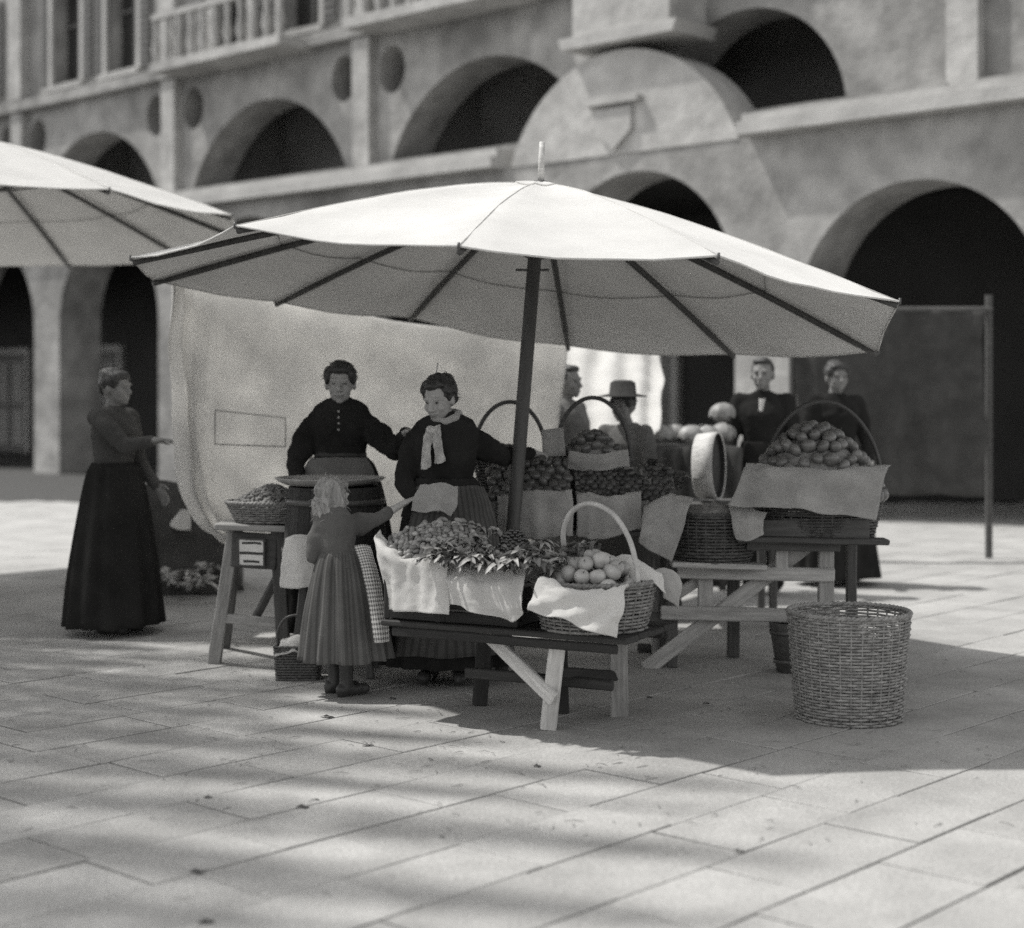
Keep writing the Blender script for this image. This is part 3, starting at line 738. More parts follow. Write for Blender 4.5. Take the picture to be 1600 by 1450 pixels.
def face_marks(c, f, s):
    f, r, u = head_frame(f); c = V(c)
    def ex(me):
        me.materials.append(M['feature']); me.materials.append(M['lip'])
        for p in me.polygons:
            q = (p.center - c); x, y, z = q.dot(r) / s, q.dot(f) / s, q.dot(u) / s
            if abs(x) > .09 or abs(y) > .13 or abs(z) > .13 or y < .045: continue
            ax = abs(abs(x) - .030)
            if (ax / .0105) ** 2 + ((z - .006) / .0045) ** 2 < 1: p.material_index = 1
            elif (x / .027) ** 2 + ((z + .0625 - 9 * x * x) / .0085) ** 2 < 1 and y > .06: p.material_index = 2
    return ex
def yawv(yaw): return V((math.cos(yaw), math.sin(yaw), 0)), V((-math.sin(yaw), math.cos(yaw), 0))
def skirt(name, m, parent, top, bot, r0, r1, pleats, amp, yaw=0, flare=.7, seed=0, d=.85, n=160, nv=26, hem=.0, uvrep=1):
    top, bot = V(top), V(bot); sx, sy = yawv(yaw); mb = MB(); rows = []; uv = []
    for j in range(nv):
        t = j / (nv - 1); c = top.lerp(bot, t); r = r0 + (r1 - r0) * t ** flare
        ring = []
        for k in range(n + 1):
            a = 2 * math.pi * k / n
            w = math.sin(a * pleats + 1.3 * mnoise.noise(V((a * 1.5, t * 1.2, seed)))) * amp * (.25 + .75 * t) + .5 * amp * mnoise.noise(V((math.cos(a) * 3, math.sin(a) * 3, t * 2 + seed)))
            rr = r * (1 + w); p = c + sx * rr * math.cos(a) + sy * rr * d * math.sin(a) + V((0, 0, .012 * t * mnoise.noise(V((a * 2, seed, 1)))))
            ring.append(p); uv.append((k / n * uvrep, t))
        rows.append(ring)
    mb.quadgrid(rows); mb.uv = uv; o = mb.build(name, m, parent, True)
    q = o.modifiers.new('thickness', 'SOLIDIFY'); q.thickness = .005; q.offset = -1
    return o
def torso_stations(base, yaw, hs, s, infl=0):
    sx, sy = yawv(yaw); base = V(base); out = []
    for dx, dy, z, rx, ry in hs: out.append((base + sx * dx * s + sy * dy * s + V((0, 0, z * s)), sx * (rx * s + infl), sy * (ry * s + infl)))
    return out
WOMAN = [(0, 0, .86, .175, .125), (0, 0, .94, .17, .12), (0, 0, 1.05, .125, .095), (0, -.005, 1.16, .145, .115), (0, -.012, 1.25, .165, .125), (0, 0, 1.32, .172, .10), (0, .01, 1.365, .135, .075), (0, .01, 1.405, .060, .053)]
def person(name, label, foot, yaw, s, headc, face, arms, hair, vox=.006, group=None, legs=True, light=False, detail=True, lean=(0, 0), hscale=1.0, sm=4):
    """the bare figure as one continuous skin; arms: list of (shoulder, elbow, wrist, hand dir, palm normal, thumb)"""
    t = thing(name, label, 'person', foot, group); b = Blob(); foot = V(foot)
    sx, sy = yawv(yaw)
    hs = [(dx, dy, z, rx * .93, ry * .93) for dx, dy, z, rx, ry in WOMAN]
    st = torso_stations(foot, yaw, hs, s)
    st = [(c + V((lean[0], lean[1], 0)) * ((c.z - foot.z) / s - .86), a, q) for c, a, q in st]
    b.loft(st)
    top = st[-1][0]
    at, (f, r, u) = head(b, headc, face, s * hscale)
    b.cap(top - V((0, 0, .04 * s)), V(headc) - f * .015 * s - u * .06 * s, .052 * s, .046 * s)
    for sh, el, wr, hd, pn, th in arms:
        b.chain([top + (V(sh) - top) * .5 - V((0, 0, .03 * s)), sh, el, wr], [.05 * s, .048 * s, .038 * s, .026 * s]); hand(b, wr, hd, pn, s, .45, th)
    if legs:
        for q in (-1, 1):
            h = foot + sx * q * .09 * s + V((0, 0, .86 * s)); k = foot + sx * q * .085 * s - sy * .02 + V((0, 0, .46 * s)); a = foot + sx * q * .08 * s + V((0, 0, .085 * s))
            b.chain([h, k, a], [.085 * s, .055 * s, .036 * s]); b.cap(a - V((0, 0, .04 * s)), a - V((0, 0, .045 * s)) - sy * .12 * s, .036 * s, .028 * s)
    b.build('body', M['skinlight' if light else ('skin' if vox < .008 else 'shadedskin')], t, vox, sm, extra=face_marks(headc, face, s * hscale) if detail else None)
    return t, st, at, (f, r, u)
def bodice(t, st, arms, m, s, infl=.016, seed=0, puff=.03, vox=.008, cut=0, disp=.006, name='bodice', collar=True, sleeve_to=1.0, wristr=.036):
    b = Blob(); b.loft([(c, a * (1 + infl / a.length), q * (1 + infl / q.length)) for c, a, q in st[1:len(st) - cut]])
    top = st[-1][0]
    for sh, el, wr, hd, pn, th in arms:
        sh, el, wr = V(sh), V(el), V(wr)
        e2 = el.lerp(wr, sleeve_to)
        b.chain([top.lerp(sh, .55) - V((0, 0, .035 * s)), sh], [.06 * s, .06 * s])
        m1 = sh.lerp(el, .35)
        b.chain([sh, m1, el, e2], [.058 * s + puff * .6, .058 * s + puff, .05 * s, wristr * s])
    if collar: b.loft([(top + V((0, 0, -.03 * s)), V((.068 * s, 0, 0)), V((0, .062 * s, 0))), (top + V((0, 0, .012 * s)), V((.058 * s, 0, 0)), V((0, .056 * s, 0)))])
    return b.build(name, m, t, vox, 5, disp, 14, seed)
def hair_blob(at, fr, s, style, m, t, seed=0, vox=.006):
    f, r, u = fr; R = Rm(f, r, u); b = Blob()
    S = lambda x, y, z, a: b.sph(at(x, y, z), tuple(q * s for q in a), R)
    if style == 'up':          # rolled back from the brow, pinned up behind
        S(0, -.030, .045, (.084, .088, .088)); S(0, .036, .078, (.068, .046, .032)); S(0, -.07, .092, (.055, .045, .036)); S(.064, .010, .048, (.030, .050, .048)); S(-.064, .010, .048, (.030, .050, .048)); S(0, -.085, .01, (.06, .035, .06))
    elif style == 'curly':
        S(0, -.034, .044, (.088, .092, .088)); S(0, .034, .092, (.062, .044, .030)); S(.062, -.006, .046, (.030, .050, .054)); S(-.062, -.006, .046, (.030, .050, .054)); S(0, -.075, .075, (.055, .045, .045)); S(0, -.09, -.01, (.062, .035, .06))
    elif style == 'loose':     # a child's loose hair cut at the nape
        S(0, -.030, .040, (.088, .092, .092)); S(0, .045, .082, (.066, .036, .034)); S(.068, -.015, -.025, (.026, .056, .075)); S(-.068, -.015, -.025, (.026, .056, .075)); S(0, -.085, -.045, (.076, .036, .085)); S(.045, -.07, -.09, (.04, .034, .05)); S(-.045, -.07, -.09, (.04, .034, .05))
    else:                      # short
        S(0, -.028, .038, (.080, .088, .086)); S(0, .030, .090, (.062, .044, .026)); S(0, -.085, -.01, (.055, .02, .045))
    ho = b.build('hair', m, t, vox, 2, .012 if style in ('curly', 'loose') else .007, 24, seed, stretch=(1.3, 1.3, .45) if style == 'loose' else (1, 1, 1))
    rg = random.Random(seed + 5); wm = MB(); vs = [v for v in ho.data.vertices]
    for k in range(110 if style == 'loose' else 60):                # stray locks lifting off the mass of hair
        v = rg.choice(vs); p = v.co.copy(); d = (v.normal * .5 + V((rg.gauss(0, 1), rg.gauss(0, 1), rg.gauss(-.6 if style == 'loose' else 0, .8))) * .6).normalized(); pts = [p - v.normal * .004]
        for q in range(4):
            d = (d + V((rg.gauss(0, .4), rg.gauss(0, .4), -.25))).normalized(); p = p + d * (.011 if style == 'loose' else .0055) * s; pts.append(p.copy())
        wm.tube(pts, [.0028, .0026, .002, .0015, .0008], 4)
    o_ = wm.build('stray_locks', m, t, True); o_['kind'] = 'stuff'
    return ho
def shoe(t, p, d, s=1.0, h=.11, m=None, vox=.006):
    p, d = V(p), V(d).normalized(); b = Blob()
    b.cap(p + V((0, 0, .045 * s)) - d * .03 * s, p + V((0, 0, .036 * s)) + d * .13 * s, .040 * s, .034 * s)
    b.cap(p + V((0, 0, .05 * s)), p + V((0, 0, h * s)), .042 * s, .046 * s)
    b.cap(p + V((0, 0, .018 * s)) - d * .045 * s, p + V((0, 0, .018 * s)) - d * .02 * s, .02 * s, .024 * s)
    return b.build('boot', m or M['leather'], t, vox, 3, .002, 30, p.x)

# --- the woman standing at the back in black, facing us
YA = 9.65
armsA = [(P(484, 672, YA), P(460, 726, YA - .06), P(468, 762, YA - .30), V((.25, -.75, -.55)), V((.3, 0, -1)), -1),
         (P(578, 668, YA), P(618, 706, YA - .22), P(634, 678, YA - .52), V((.35, -.8, .15)), V((0, -.2, -1)), 1)]
fA = P(532, 0, YA); fA = V((fA.x, YA, 0))
womanA, stA, atA, frA = person('person', 'woman in tight black bodice facing us with her arm round her companion', fA, 0, 1.075, P(532, 600, YA - .03), (.02, -1, -.06), armsA, None, .006)
bodice(womanA, stA, armsA, M['black'], 1.075, seed=1, puff=.018, disp=.010)
hair_blob(atA, frA, 1.075, 'up', M['hairdark'], womanA, 1)
skirt('skirt', M['blackskirt'], womanA, fA + V((0, -.005, 1.17)), fA + V((0, 0, .16)), .142, .36, 15, .07, seed=2, flare=.5)
def over_skirt(c, zt, zb, r0, r1, flare, d, zs, span, off, mid=-90):
    rows = []
    for z in zs:
        t = max(0, (zt - z) / (zt - zb)); r = r0 + (r1 - r0) * t ** flare + off + .03 * t
        rows.append([c + V((r * math.cos(math.radians(mid + span * q)), r * d * math.sin(math.radians(mid + span * q)), z)) for q in (-1, -.5, 0, .5, 1)])
    return rows
ap = over_skirt(fA, 1.17, .16, .142, .36, .5, .85, (1.165, 1.10, 1.0, .8, .6, .42), 62, .024)
sheet('apron', ap, 30, 30, M['midgrey'], womanA, .012, 6, 3, .004)
bt = MB(); bt.lathe([(.150, 1.14), (.155, 1.15), (.155, 1.185), (.15, 1.195)], fA, 28, 1, .82); bt.build('waistband', M['darkgrey'], womanA, True)
for k in range(6):
    b_ = MB(); b_.lathe([(.001, -.008), (.008, -.003), (.008, .003), (.001, .008)], fA + V((.004, -.128 - .014 * (k > 1) - .008 * (k == 2), 1.26 + .035 * k)), 8); b_.build('button', M['tin'], womanA, True)
for q in (-1, 1): shoe(womanA, fA + V((q * .086, 0, 0)), (q * .1, -1, 0), 1.15, .14)

# --- the dark haired woman bending over the front table
YB = 8.78
armsB = [(P(650, 690, YB), P(630, 752, YB - .06), P(652, 790, YB - .20), V((.7, -.55, .1)), V((.5, .3, -.4)), 1),
         (P(738, 690, YB), P(786, 714, YB + .20), P(828, 708, YB + .42), V((.55, .8, -.05)), V((0, 0, -1)), 1)]
fB = V((P(696, 0, YB).x, YB, 0)); sB = 1.02
womanB, stB, atB, frB = person('person', 'dark haired woman smiling down in black jacket and light neck scarf', fB, -.10, sB, P(686, 624, YB - .10), (-.42, -.80, -.30), armsB, None, .006, lean=(.0, -.10))
bodice(womanB, stB, armsB, M['black'], sB, infl=.026, seed=5, puff=.016, disp=.009)
hair_blob(atB, frB, sB, 'curly', M['hairdark'], womanB, 4)
skirt('skirt', M['blackskirt'], womanB, fB + V((0, -.02, 1.06)), fB + V((0, 0, .10)), .15, .33, 14, .07, seed=8, flare=.55)
# peplum of the jacket
skirt('jacket_skirt', M['black'], womanB, fB + V((0, -.03, 1.09)), fB + V((0, -.01, .88)), .15, .225, 7, .05, seed=9, flare=.6)
cB = P(676, 676, YB - .185)
sheet('neck_scarf', [[cB + V((-.035, 0, .02)), cB + V((-.005, -.02, .03)), cB + V((.03, 0, .04))], [cB + V((-.05, -.025, -.07)), cB + V((-.03, -.04, -.07)), cB + V((-.005, -.03, -.07))], [cB + V((-.065, -.02, -.19)), cB + V((-.035, -.035, -.19)), cB + V((-.015, -.02, -.18))]], 14, 22, M['scarf'], womanB, .012, 14, 2, .004)
sheet('neck_scarf', [[cB + V((-.02, -.005, .02)), cB + V((.005, -.02, .03)), cB + V((.04, 0, .04))], [cB + V((.005, -.03, -.06)), cB + V((.03, -.04, -.06)), cB + V((.05, -.03, -.06))], [cB + V((.012, -.02, -.16)), cB + V((.045, -.035, -.16)), cB + V((.07, -.02, -.15))]], 14, 22, M['scarf'], womanB, .012, 14, 7, .004)
b_ = Blob(); b_.sph(cB + V((-.005, -.03, .015)), (.028, .02, .024)); b_.build('scarf_knot', M['scarf'], womanB, .006, 2, .004, 30)
# collar roll along the neck
b_ = Blob(); nk = stB[-1][0]
b_.chain([nk + V((-.07, -.02, -.02)), nk + V((-.05, -.075, -.025)), nk + V((0, -.09, -.045)), nk + V((.055, -.07, -.02)), nk + V((.075, -.01, .0)), nk + V((.05, .05, .01)), nk + V((-.05, .05, .01))], [.02] * 7); b_.build('scarf_collar', M['sack'], womanB, .006, 3, .005, 20)
apB = over_skirt(fB + V((0, -.01, 0)), 1.06, .10, .15, .33, .55, .85, (1.05, .95, .8, .6, .4, .18), 55, .05, -75)
sheet('apron', apB, 30, 30, M['apronstripe'], womanB, .014, 6, 6, .004)
bx_, by_ = yawv(-.10)
for q in (-1, 1): shoe(womanB, fB + bx_ * q * .082, -by_ + bx_ * q * .1, 1.12, .14)
hp = MB(); q = atB(.03, -.06, .13); hp.tube([q - V((.0, 0, .03)), q + V((.012, 0, .05))], .0035, 6); hp.build('hair_pin', M['tin'], womanB, True)
# paper held out towards the girl
pp = sheet('wrapping_paper', [[P(656, 758, 8.40), P(672, 756, 8.38), P(694, 757, 8.39), P(716, 762, 8.42)], [P(648, 776, 8.36), P(668, 777, 8.34), P(692, 779, 8.34), P(713, 783, 8.38)], [P(640, 797, 8.35), P(664, 800, 8.32), P(690, 803, 8.32), P(708, 806, 8.35)]], 26, 20, M['sack'], None, .02, 13, 3, .003)
tag(pp, 'sheet of grey wrapping paper held by the woman with the scarf', 'paper')

# --- the fair haired girl, her back to us, reaching across
YG = 8.38; sG = .70
fG = V((P(538, 0, YG).x, YG, 0)); yawG = math.radians(128)
armsG = [(P(545, 822, YG + .02), P(588, 812, YG + .10), P(628, 788, YG + .16), V((.85, .25, .45)), V((0, .1, -1)), 1),
         (P(503, 826, YG - .01), P(489, 870, YG - .02), P(512, 880, YG + .13), V((.7, .5, .1)), V((.2, .6, -1)), -1)]
girl, stG, atG, frG = person('person', 'small fair haired girl reaching out, seen from behind', fG + V((-.02, 0, 0)), yawG, sG, P(521, 778, YG), (.72, .66, -.06), armsG, None, .005, light=True, hscale=1.22, sm=3, lean=(-.10, 0))
bodice(girl, stG, armsG, M['girlblouse'], sG, infl=.024, seed=3, puff=.022, vox=.006, sleeve_to=.42, wristr=.05, disp=.006)
hair_blob(atG, frG, sG * 1.22, 'loose', M['hairfair'], girl, 6, .005)
skirt('skirt', M['girlskirt'], girl, fG + V((-.012, 0, .735)), fG + V((.012, 0, .185)), .102, .228, 13, .10, yaw=.3, flare=.62, seed=4, uvrep=1)
wb = MB(); wb.lathe([(.098, .715), (.103, .72), (.104, .75), (.098, .757)], fG + V((-.012, 0, 0)), 26, 1, .86, .3); wb.build('waistband', M['girlblouse'], girl, True)
chk = [[P(x, y, Y + .15) for x, y, Y in r_] for r_ in (((553, 852, 8.11), (566, 850, 8.10), (578, 852, 8.12)), ((566, 890, 8.07), (579, 889, 8.06), (590, 890, 8.10)), ((575, 940, 8.05), (588, 939, 8.04), (600, 939, 8.08)), ((585, 1004, 8.02), (597, 1004, 8.01), (609, 1002, 8.05)))]
sheet('checked_apron', chk, 18, 44, M['check'], girl, .006, 9, 5, .003)
gx, gy = yawv(yawG); g0 = fG + V((-.02, 0, 0))
shoe(girl, g0 + gx * -.056, (.75, .55, 0), .82, .27); shoe(girl, g0 + gx * .056, (.85, .35, 0), .82, .27)

# ------------------------------------------------------------------ left trestle with the shallow basket
tr = thing('trestle_table', 'rough trestle stand with a framed white card, carrying the shallow basket', 'trestle', P(400, 1035, 9.35) * 1)
beam('top_plank', P(343, 819, 9.28), P(472, 824, 9.28), .34, .035, M['wood'], tr, (0, 1, 0))
beam('leg', P(367, 824, 9.22), G(334, 1036) + V((0, 0, .0)), .075, .06, M['wood'], tr, (1, 0, 0))
beam('leg', P(434, 826, 9.2), G(444, 1040), .075, .06, M['darkwood'], tr, (1, 0, 0))
beam('leg', P(372, 824, 9.42), G(352, 1012), .06, .05, M['darkwood'], tr, (1, 0, 0))
beam('stretcher', P(350, 966, 9.30), P(446, 974, 9.27), .055, .03, M['wood'], tr, (0, 0, 1))
beam('brace', P(440, 888, 9.26), P(396, 971, 9.32), .045, .03, M['darkwood'], tr, (1, 0, 1))
beam('apron_board', P(362, 858, 9.18), P(432, 862, 9.18), .20, .02, M['darkwood'], tr, (0, 0, 1))
cd = beam('notice_card', P(371, 862, 9.155), P(414, 864, 9.155), .155, .008, M['card'], tr, (0, 0, 1))
for (x0, y0, x1, y1, w) in ((370, 841, 415, 843, .012), (370, 884, 415, 886, .012), (372, 840, 372, 886, .012), (413, 841, 413, 887, .012)):
    beam('frame', P(x0, y0, 9.145), P(x1, y1, 9.145), w, .012, M['darkwood'], cd, (0, 0, 1) if w and y1 - y0 < 9 else (1, 0, 0), ch=.002)
for (y0, x0, x1) in ((848, 378, 408), (864, 374, 412), (877, 380, 405)):
    beam('printed_line', P(x0, y0, 9.148), P(x1, y0 + 1, 9.148), (.012 if y0 != 864 else .014), .003, M['ink'], cd, (0, 0, 1), ch=.0008)
bs = thing('shallow_basket', 'round shallow wicker basket heaped with beans on the left trestle', 'basket', P(425, 818, 9.3))
cbk = V((P(425, 0, 9.28).x, 9.28, P(0, 815, 9.28).z))
basket_parts(bs, cbk, .20, .255, .105, M['wicker'], 34, .013, .72)
hb = mound('bean_heap', (cbk.x, cbk.y, 0), .245, .175, 0, cbk.z + .085, cbk.z + .205, M['bean'], None, .012, 40, freq=70, shape=1.3)
tag(hb, 'heap of loose beans in the shallow basket on the trestle', 'beans', kind='stuff')
bm_ = fruit_mesh('bean', .011, M['bean'], 'plum', 6); mbn = MB(); rg = random.Random(5)
for k in range(620):
    q = math.sqrt(rg.random()) * .98; a = rg.uniform(0, 6.283); z = cbk.z + .085 + .12 * (1 - q ** 1.3) + .006
    c = ell((cbk.x, cbk.y, z), .245 * q + .0001, .175 * q + .0001, a, 0); d = V((rg.gauss(0, 1), rg.gauss(0, 1), rg.gauss(0, .4))).normalized() * .013
    mbn.tube([c - d, c - d * .5, c + d * .5, c + d], [.003, .008, .008, .003], 5)
o = mbn.build('loose_beans', M['bean'], None, True); tag(o, 'loose beans lying on top of the bean heap', 'beans', kind='stuff')

# the wide pan on the dark tub behind the girl
st_ = thing('stool', 'dark wooden stool under the tub, mostly hidden by the girl', 'stool', P(525, 1000, 9.0) * 1)
cT = V((P(524, 0, 9.02).x, 9.02, 0))
b_ = MB(); b_.lathe([(.001, .60), (.27, .60), (.275, .585), (.275, .55), (.27, .54), (.001, .54)], cT, 28); b_.build('seat', M['darkwood'], st_)
for a in (40, 140, 220, 320):
    d = V((math.cos(math.radians(a)), math.sin(math.radians(a)), 0)); beam('leg', cT + d * .2 + V((0, 0, .545)), cT + d * .27, .045, .045, M['darkwood'], st_)
tb = thing('tub', 'dark wooden tub behind the girl carrying a wide shallow pan', 'tub', cT + V((0, 0, .60)))
n = 22
for k in range(n):
    a0, a1 = 2 * math.pi * k / n, 2 * math.pi * (k + .97) / n; m = MB(); rows = []
    for z, r in ((.605, .29), (.83, .275), (1.03, .255)):
        rows.append([cT + V((rr * math.cos(a), rr * math.sin(a), z)) for rr, a in ((r, a0), (r, (a0 + a1) / 2), (r, a1), (r - .02, a1), (r - .02, a0))])
    m.quadgrid(rows, True); m.f.append((10, 11, 12, 13, 14)); m.build('stave', M['oldwood'], tb)
for z, r in ((.68, .29), (.95, .27)):
    m = MB(); m.lathe([(r, z - .015), (r + .005, z - .015), (r + .005, z + .015), (r, z + .015)], cT, 40); m.build('hoop', M['iron'], tb, True)
pn_ = MB(); cP = V((P(516, 0, 9.02).x, 9.02, 1.04)); pn_.lathe([(.001, .0), (.24, .0), (.285, .02), (.302, .034), (.306, .038), (.30, .040), (.282, .026), (.238, .008), (.001, .008)], cP, 48)
o = pn_.build('shallow_pan', M['tin'], None, True); tag(o, 'wide shallow metal pan lying on the dark tub', 'pan')
wc = sheet('white_cloth', [[P(446, 842, 8.78), P(462, 836, 8.72), P(485, 836, 8.69), P(520, 840, 8.68)], [P(442, 880, 8.75), P(462, 880, 8.68), P(485, 881, 8.65), P(520, 882, 8.65)], [P(439, 918, 8.74), P(462, 920, 8.66), P(485, 918, 8.63), P(520, 918, 8.63)]], 30, 24, M['white'], None, .016, 9, 2, .003)
tag(wc, 'creased white cloth hanging from the stool left of the girl', 'cloth')
# small square hand basket on the ground
hbk = thing('hand_basket', 'small dark square hand basket with cloth scraps on the ground left of the girl', 'basket', G(462, 1064))
cH = G(462, 1066) + V((0, .12, 0)); w = MB(); rg = random.Random(9)
for j in range(13):
    hh = .008 + j * .0145; pts = []
    for k in range(64):
        f = k / 64 * 4; sd = int(f); u = f - sd
        x, y = ((-1 + 2 * u, -1), (1, -1 + 2 * u), (1 - 2 * u, 1), (-1, 1 - 2 * u))[sd]
        o_ = 1 + .03 * math.cos(k * math.pi + math.pi * j); fl = 1 + .12 * j / 13
        pts.append(cH + V((x * .105 * o_ * fl, y * .085 * o_ * fl, hh)))
    w.tube(pts, .0075, 5, True)
o = w.build('weave', M['darkwicker'], hbk, True); o['kind'] = 'stuff'
hoop(hbk, [cH + V((-.11, 0, .17)), cH + V((-.11, 0, .26)), cH + V((-.06, 0, .33)), cH + V((.05, 0, .335)), cH + V((.11, 0, .26)), cH + V((.11, 0, .17))], .008, M['darkcane'])
b_ = MB(); b_.box(cH + V((0, 0, .006)), (.1, 0, 0), (0, .08, 0), (0, 0, .006)); b_.build('base', M['darkwicker'], hbk)
sc_ = sheet('cloth_scrap', [[cH + V((-.11, -.10, .13)), cH + V((-.03, -.11, .16)), cH + V((.06, -.10, .14))], [cH + V((-.09, -.03, .20)), cH + V((0, -.02, .235)), cH + V((.08, -.02, .20))], [cH + V((-.08, .06, .19)), cH + V((0, .07, .2)), cH + V((.08, .07, .18))]], 18, 18, M['paper'], None, .02, 16, 3, .003)
tag(sc_, 'crumpled pale cloth in the small square hand basket', 'cloth')

# ------------------------------------------------------------------ front table
u_ = V((-.88, .47, 0)).normalized(); v_ = V((.47, .88, 0)).normalized(); FR = V((.50, 7.16, 0)); ZT = .47
tf = thing('front_table', 'low plank table on splayed legs in front, laden with greens and fruit', 'table', FR + u_ * .6 + v_ * .3)
for k in range(4):
    y0 = .005 + k * .143
    beam('plank', FR + v_ * (y0 + .07) + V((0, 0, ZT - .015)), FR + v_ * (y0 + .07) + u_ * 1.28 + V((0, 0, ZT - .015)), .138, .028, M['oldwood'], tf, v_)
for a, b__ in ((.02, .03), (.54, .03)):
    beam('apron_rail', FR + v_ * a + u_ * .05 + V((0, 0, ZT - .052)), FR + v_ * a + u_ * 1.22 + V((0, 0, ZT - .052)), .042, .022, M['oldwood'], tf, (0, 0, 1))
beam('leg', P(874, 984, 7.42), G(856, 1139), .075, .05, M['palewood'], tf, (1, 0, 0))
beam('leg', P(966, 985, 7.72), G(967, 1118), .085, .06, M['wood'], tf, (1, 0, 0))
LB = FR + u_ * .98
beam('leg', LB - u_ * .4 + v_ * .5 + V((0, 0, .44)), LB - u_ * .4 + v_ * .53, .075, .05, M['oldwood'], tf, (1, 0, 0)); beam('leg', LB + v_ * .5 + V((0, 0, .44)), LB + v_ * .53 + u_ * .05, .075, .05, M['oldwood'], tf, (1, 0, 0))
beam('brace', P(734, 964, 7.78), P(866, 1094, 7.43), .07, .028, M['palewood'], tf, (0, 0, 1))
beam('stretcher', P(866, 1050, 7.56), P(968, 1056, 7.78), .05, .025, M['oldwood'], tf, (0, 0, 1))
beam('stretcher', FR + u_ * .2 + v_ * .3 + V((0, 0, .2)), LB + v_ * .3 + V((0, 0, .2)), .05, .03, M['oldwood'], tf, (0, 0, 1))
# two low crates that lift the produce
def crate(name, label, o0, L, D, H, nsl=3):
    t = thing(name, label, 'crate', o0 + V((0, 0, ZT)))
    for (a, b) in ((o0, o0 + u_ * L), (o0 + v_ * D, o0 + v_ * D + u_ * L), (o0, o0 + v_ * D), (o0 + u_ * L, o0 + u_ * L + v_ * D)):
        for k in range(nsl):
            z = ZT + H * (k + .5) / nsl; beam('slat', a + V((0, 0, z)), b + V((0, 0, z)), H / nsl * .86, .012, M['oldwood'], t, (0, 0, 1), ch=.003)
    for a in (0, L):
        for b in (0, D): beam('corner_post', o0 + u_ * a + v_ * b + V((0, 0, ZT + .002)), o0 + u_ * a + v_ * b + V((0, 0, ZT + H + .01)), .03, .03, M['oldwood'], t)
    b_ = MB(); b_.box(o0 + u_ * L / 2 + v_ * D / 2 + V((0, 0, ZT + H * .55)), u_ * (L / 2 - .01), v_ * (D / 2 - .01), (0, 0, H * .3)); b_.build('filling', M['straw'], t)
    return t
crate('slatted_crate', 'slatted crate under the white cloth at the left end of the table', FR + u_ * .98 + v_ * .04, .28, .47, .27)
crate('slatted_crate', 'slatted crate in the middle of the front table under the greens', FR + u_ * .58 + v_ * .05, .38, .46, .18)
# white cloths over the front
w1 = sheet('white_cloth', [[P(592, 826, 8.02), P(622, 866, 7.86), P(662, 872, 7.76), P(704, 866, 7.66)], [P(584, 845, 7.84), P(615, 869, 7.70), P(658, 873, 7.62), P(698, 868, 7.54)], [P(592, 900, 7.80), P(626, 908, 7.67), P(664, 912, 7.58), P(700, 912, 7.50)], [P(598, 950, 7.79), P(630, 954, 7.65), P(664, 958, 7.56), P(697, 962, 7.47)]], 54, 54, M['white'], None, .017, 7, 1, .003, fold=lambda u, v: .9 * v * math.sin(u * 13 + 1) + .3 * math.sin(u * 30 + v * 4))
tag(w1, 'bright white cloth hanging over the left front of the table', 'cloth')
w2 = sheet('linen_cloth', [[P(694, 884, 7.66), P(735, 886, 7.6), P(775, 886, 7.52), P(824, 884, 7.42)], [P(696, 905, 7.48), P(735, 908, 7.40), P(778, 910, 7.34), P(822, 905, 7.26)], [P(700, 930, 7.46), P(740, 938, 7.37), P(780, 945, 7.30), P(820, 925, 7.22)], [P(703, 945, 7.45), P(745, 955, 7.36), P(800, 971, 7.27), P(820, 952, 7.2)]], 50, 40, M['paper'], None, .018, 7, 2, .003, fold=lambda u, v: 1.0 * v * math.sin(u * 16))
tag(w2, 'creased linen cloth hanging under the leafy bunches', 'cloth')
# heap of small roots on the left
ctr = FR + u_ * 1.14 + v_ * .26
rgo = random.Random(21); ru = math.atan2(u_.y, u_.x)
o = mound('root_bed', (ctr.x, ctr.y, 0), .23, .26, ru, ZT + .325, ZT + .395, M['straw'], None, .006, slope=(-.02, -.24), shape=2)
tag(o, 'straw bedding under the heap of round roots', 'straw', kind='stuff')
pts = heap_pts(ctr, .245, .27, ru, ZT + .345, ZT + .415, .0165, .92, 2, rgo, jz=.5, slope=(-.02, -.24))
pts += [p + V((rgo.uniform(-.012, .012), rgo.uniform(-.012, .012), .018)) for p in pts[::3]]
pts.sort(key=lambda p: p.y)
scatter('radish', ROOT_M, pts[:285], 'small round root in the heap behind the bright white cloth', 'root', 'roots heaped at the left end of the table', None, rgo, 1.6)
# leafy bunches hanging over the front of the middle crate, and between the roots
rgb = random.Random(31)
front = [(690, 868, 7.60, -1), (712, 872, 7.52, -.6), (735, 876, 7.47, -.2), (760, 880, 7.43, 0), (785, 882, 7.38, .1), (808, 878, 7.35, .3), (832, 872, 7.34, .4)]
ROWL = ['leafy radish bunch hanging over the linen cloth, %s' % q for q in ('at the corner of the white cloth', 'second from the white cloth', 'third from the white cloth', 'below the dark cherries', 'right below the cherries', 'near the fruit basket', 'touching the fruit basket')]
for k, (x, y, Y, dx) in enumerate(front):
    bunch('radish_bunch', ROWL[k], 'vegetables', 'leafy bunches on the front table', P(x, y + 13, Y - .01), (dx * .3 + rgb.uniform(-.15, .15), -1, -.75), 15, rgb, (0, 1, 2), True, .6)
back = [(706, 868, 7.70), (732, 870, 7.64), (752, 860, 7.70), (730, 846, 7.86), (766, 838, 8.0), (846, 872, 7.58), (868, 876, 7.5), (846, 854, 7.74), (712, 836, 8.02), (745, 880, 7.5), (838, 884, 7.42), (858, 892, 7.36), (876, 884, 7.42), (692, 858, 7.74), (718, 850, 7.78), (742, 868, 7.6), (764, 872, 7.58), (820, 868, 7.6), (748, 832, 8.0)]
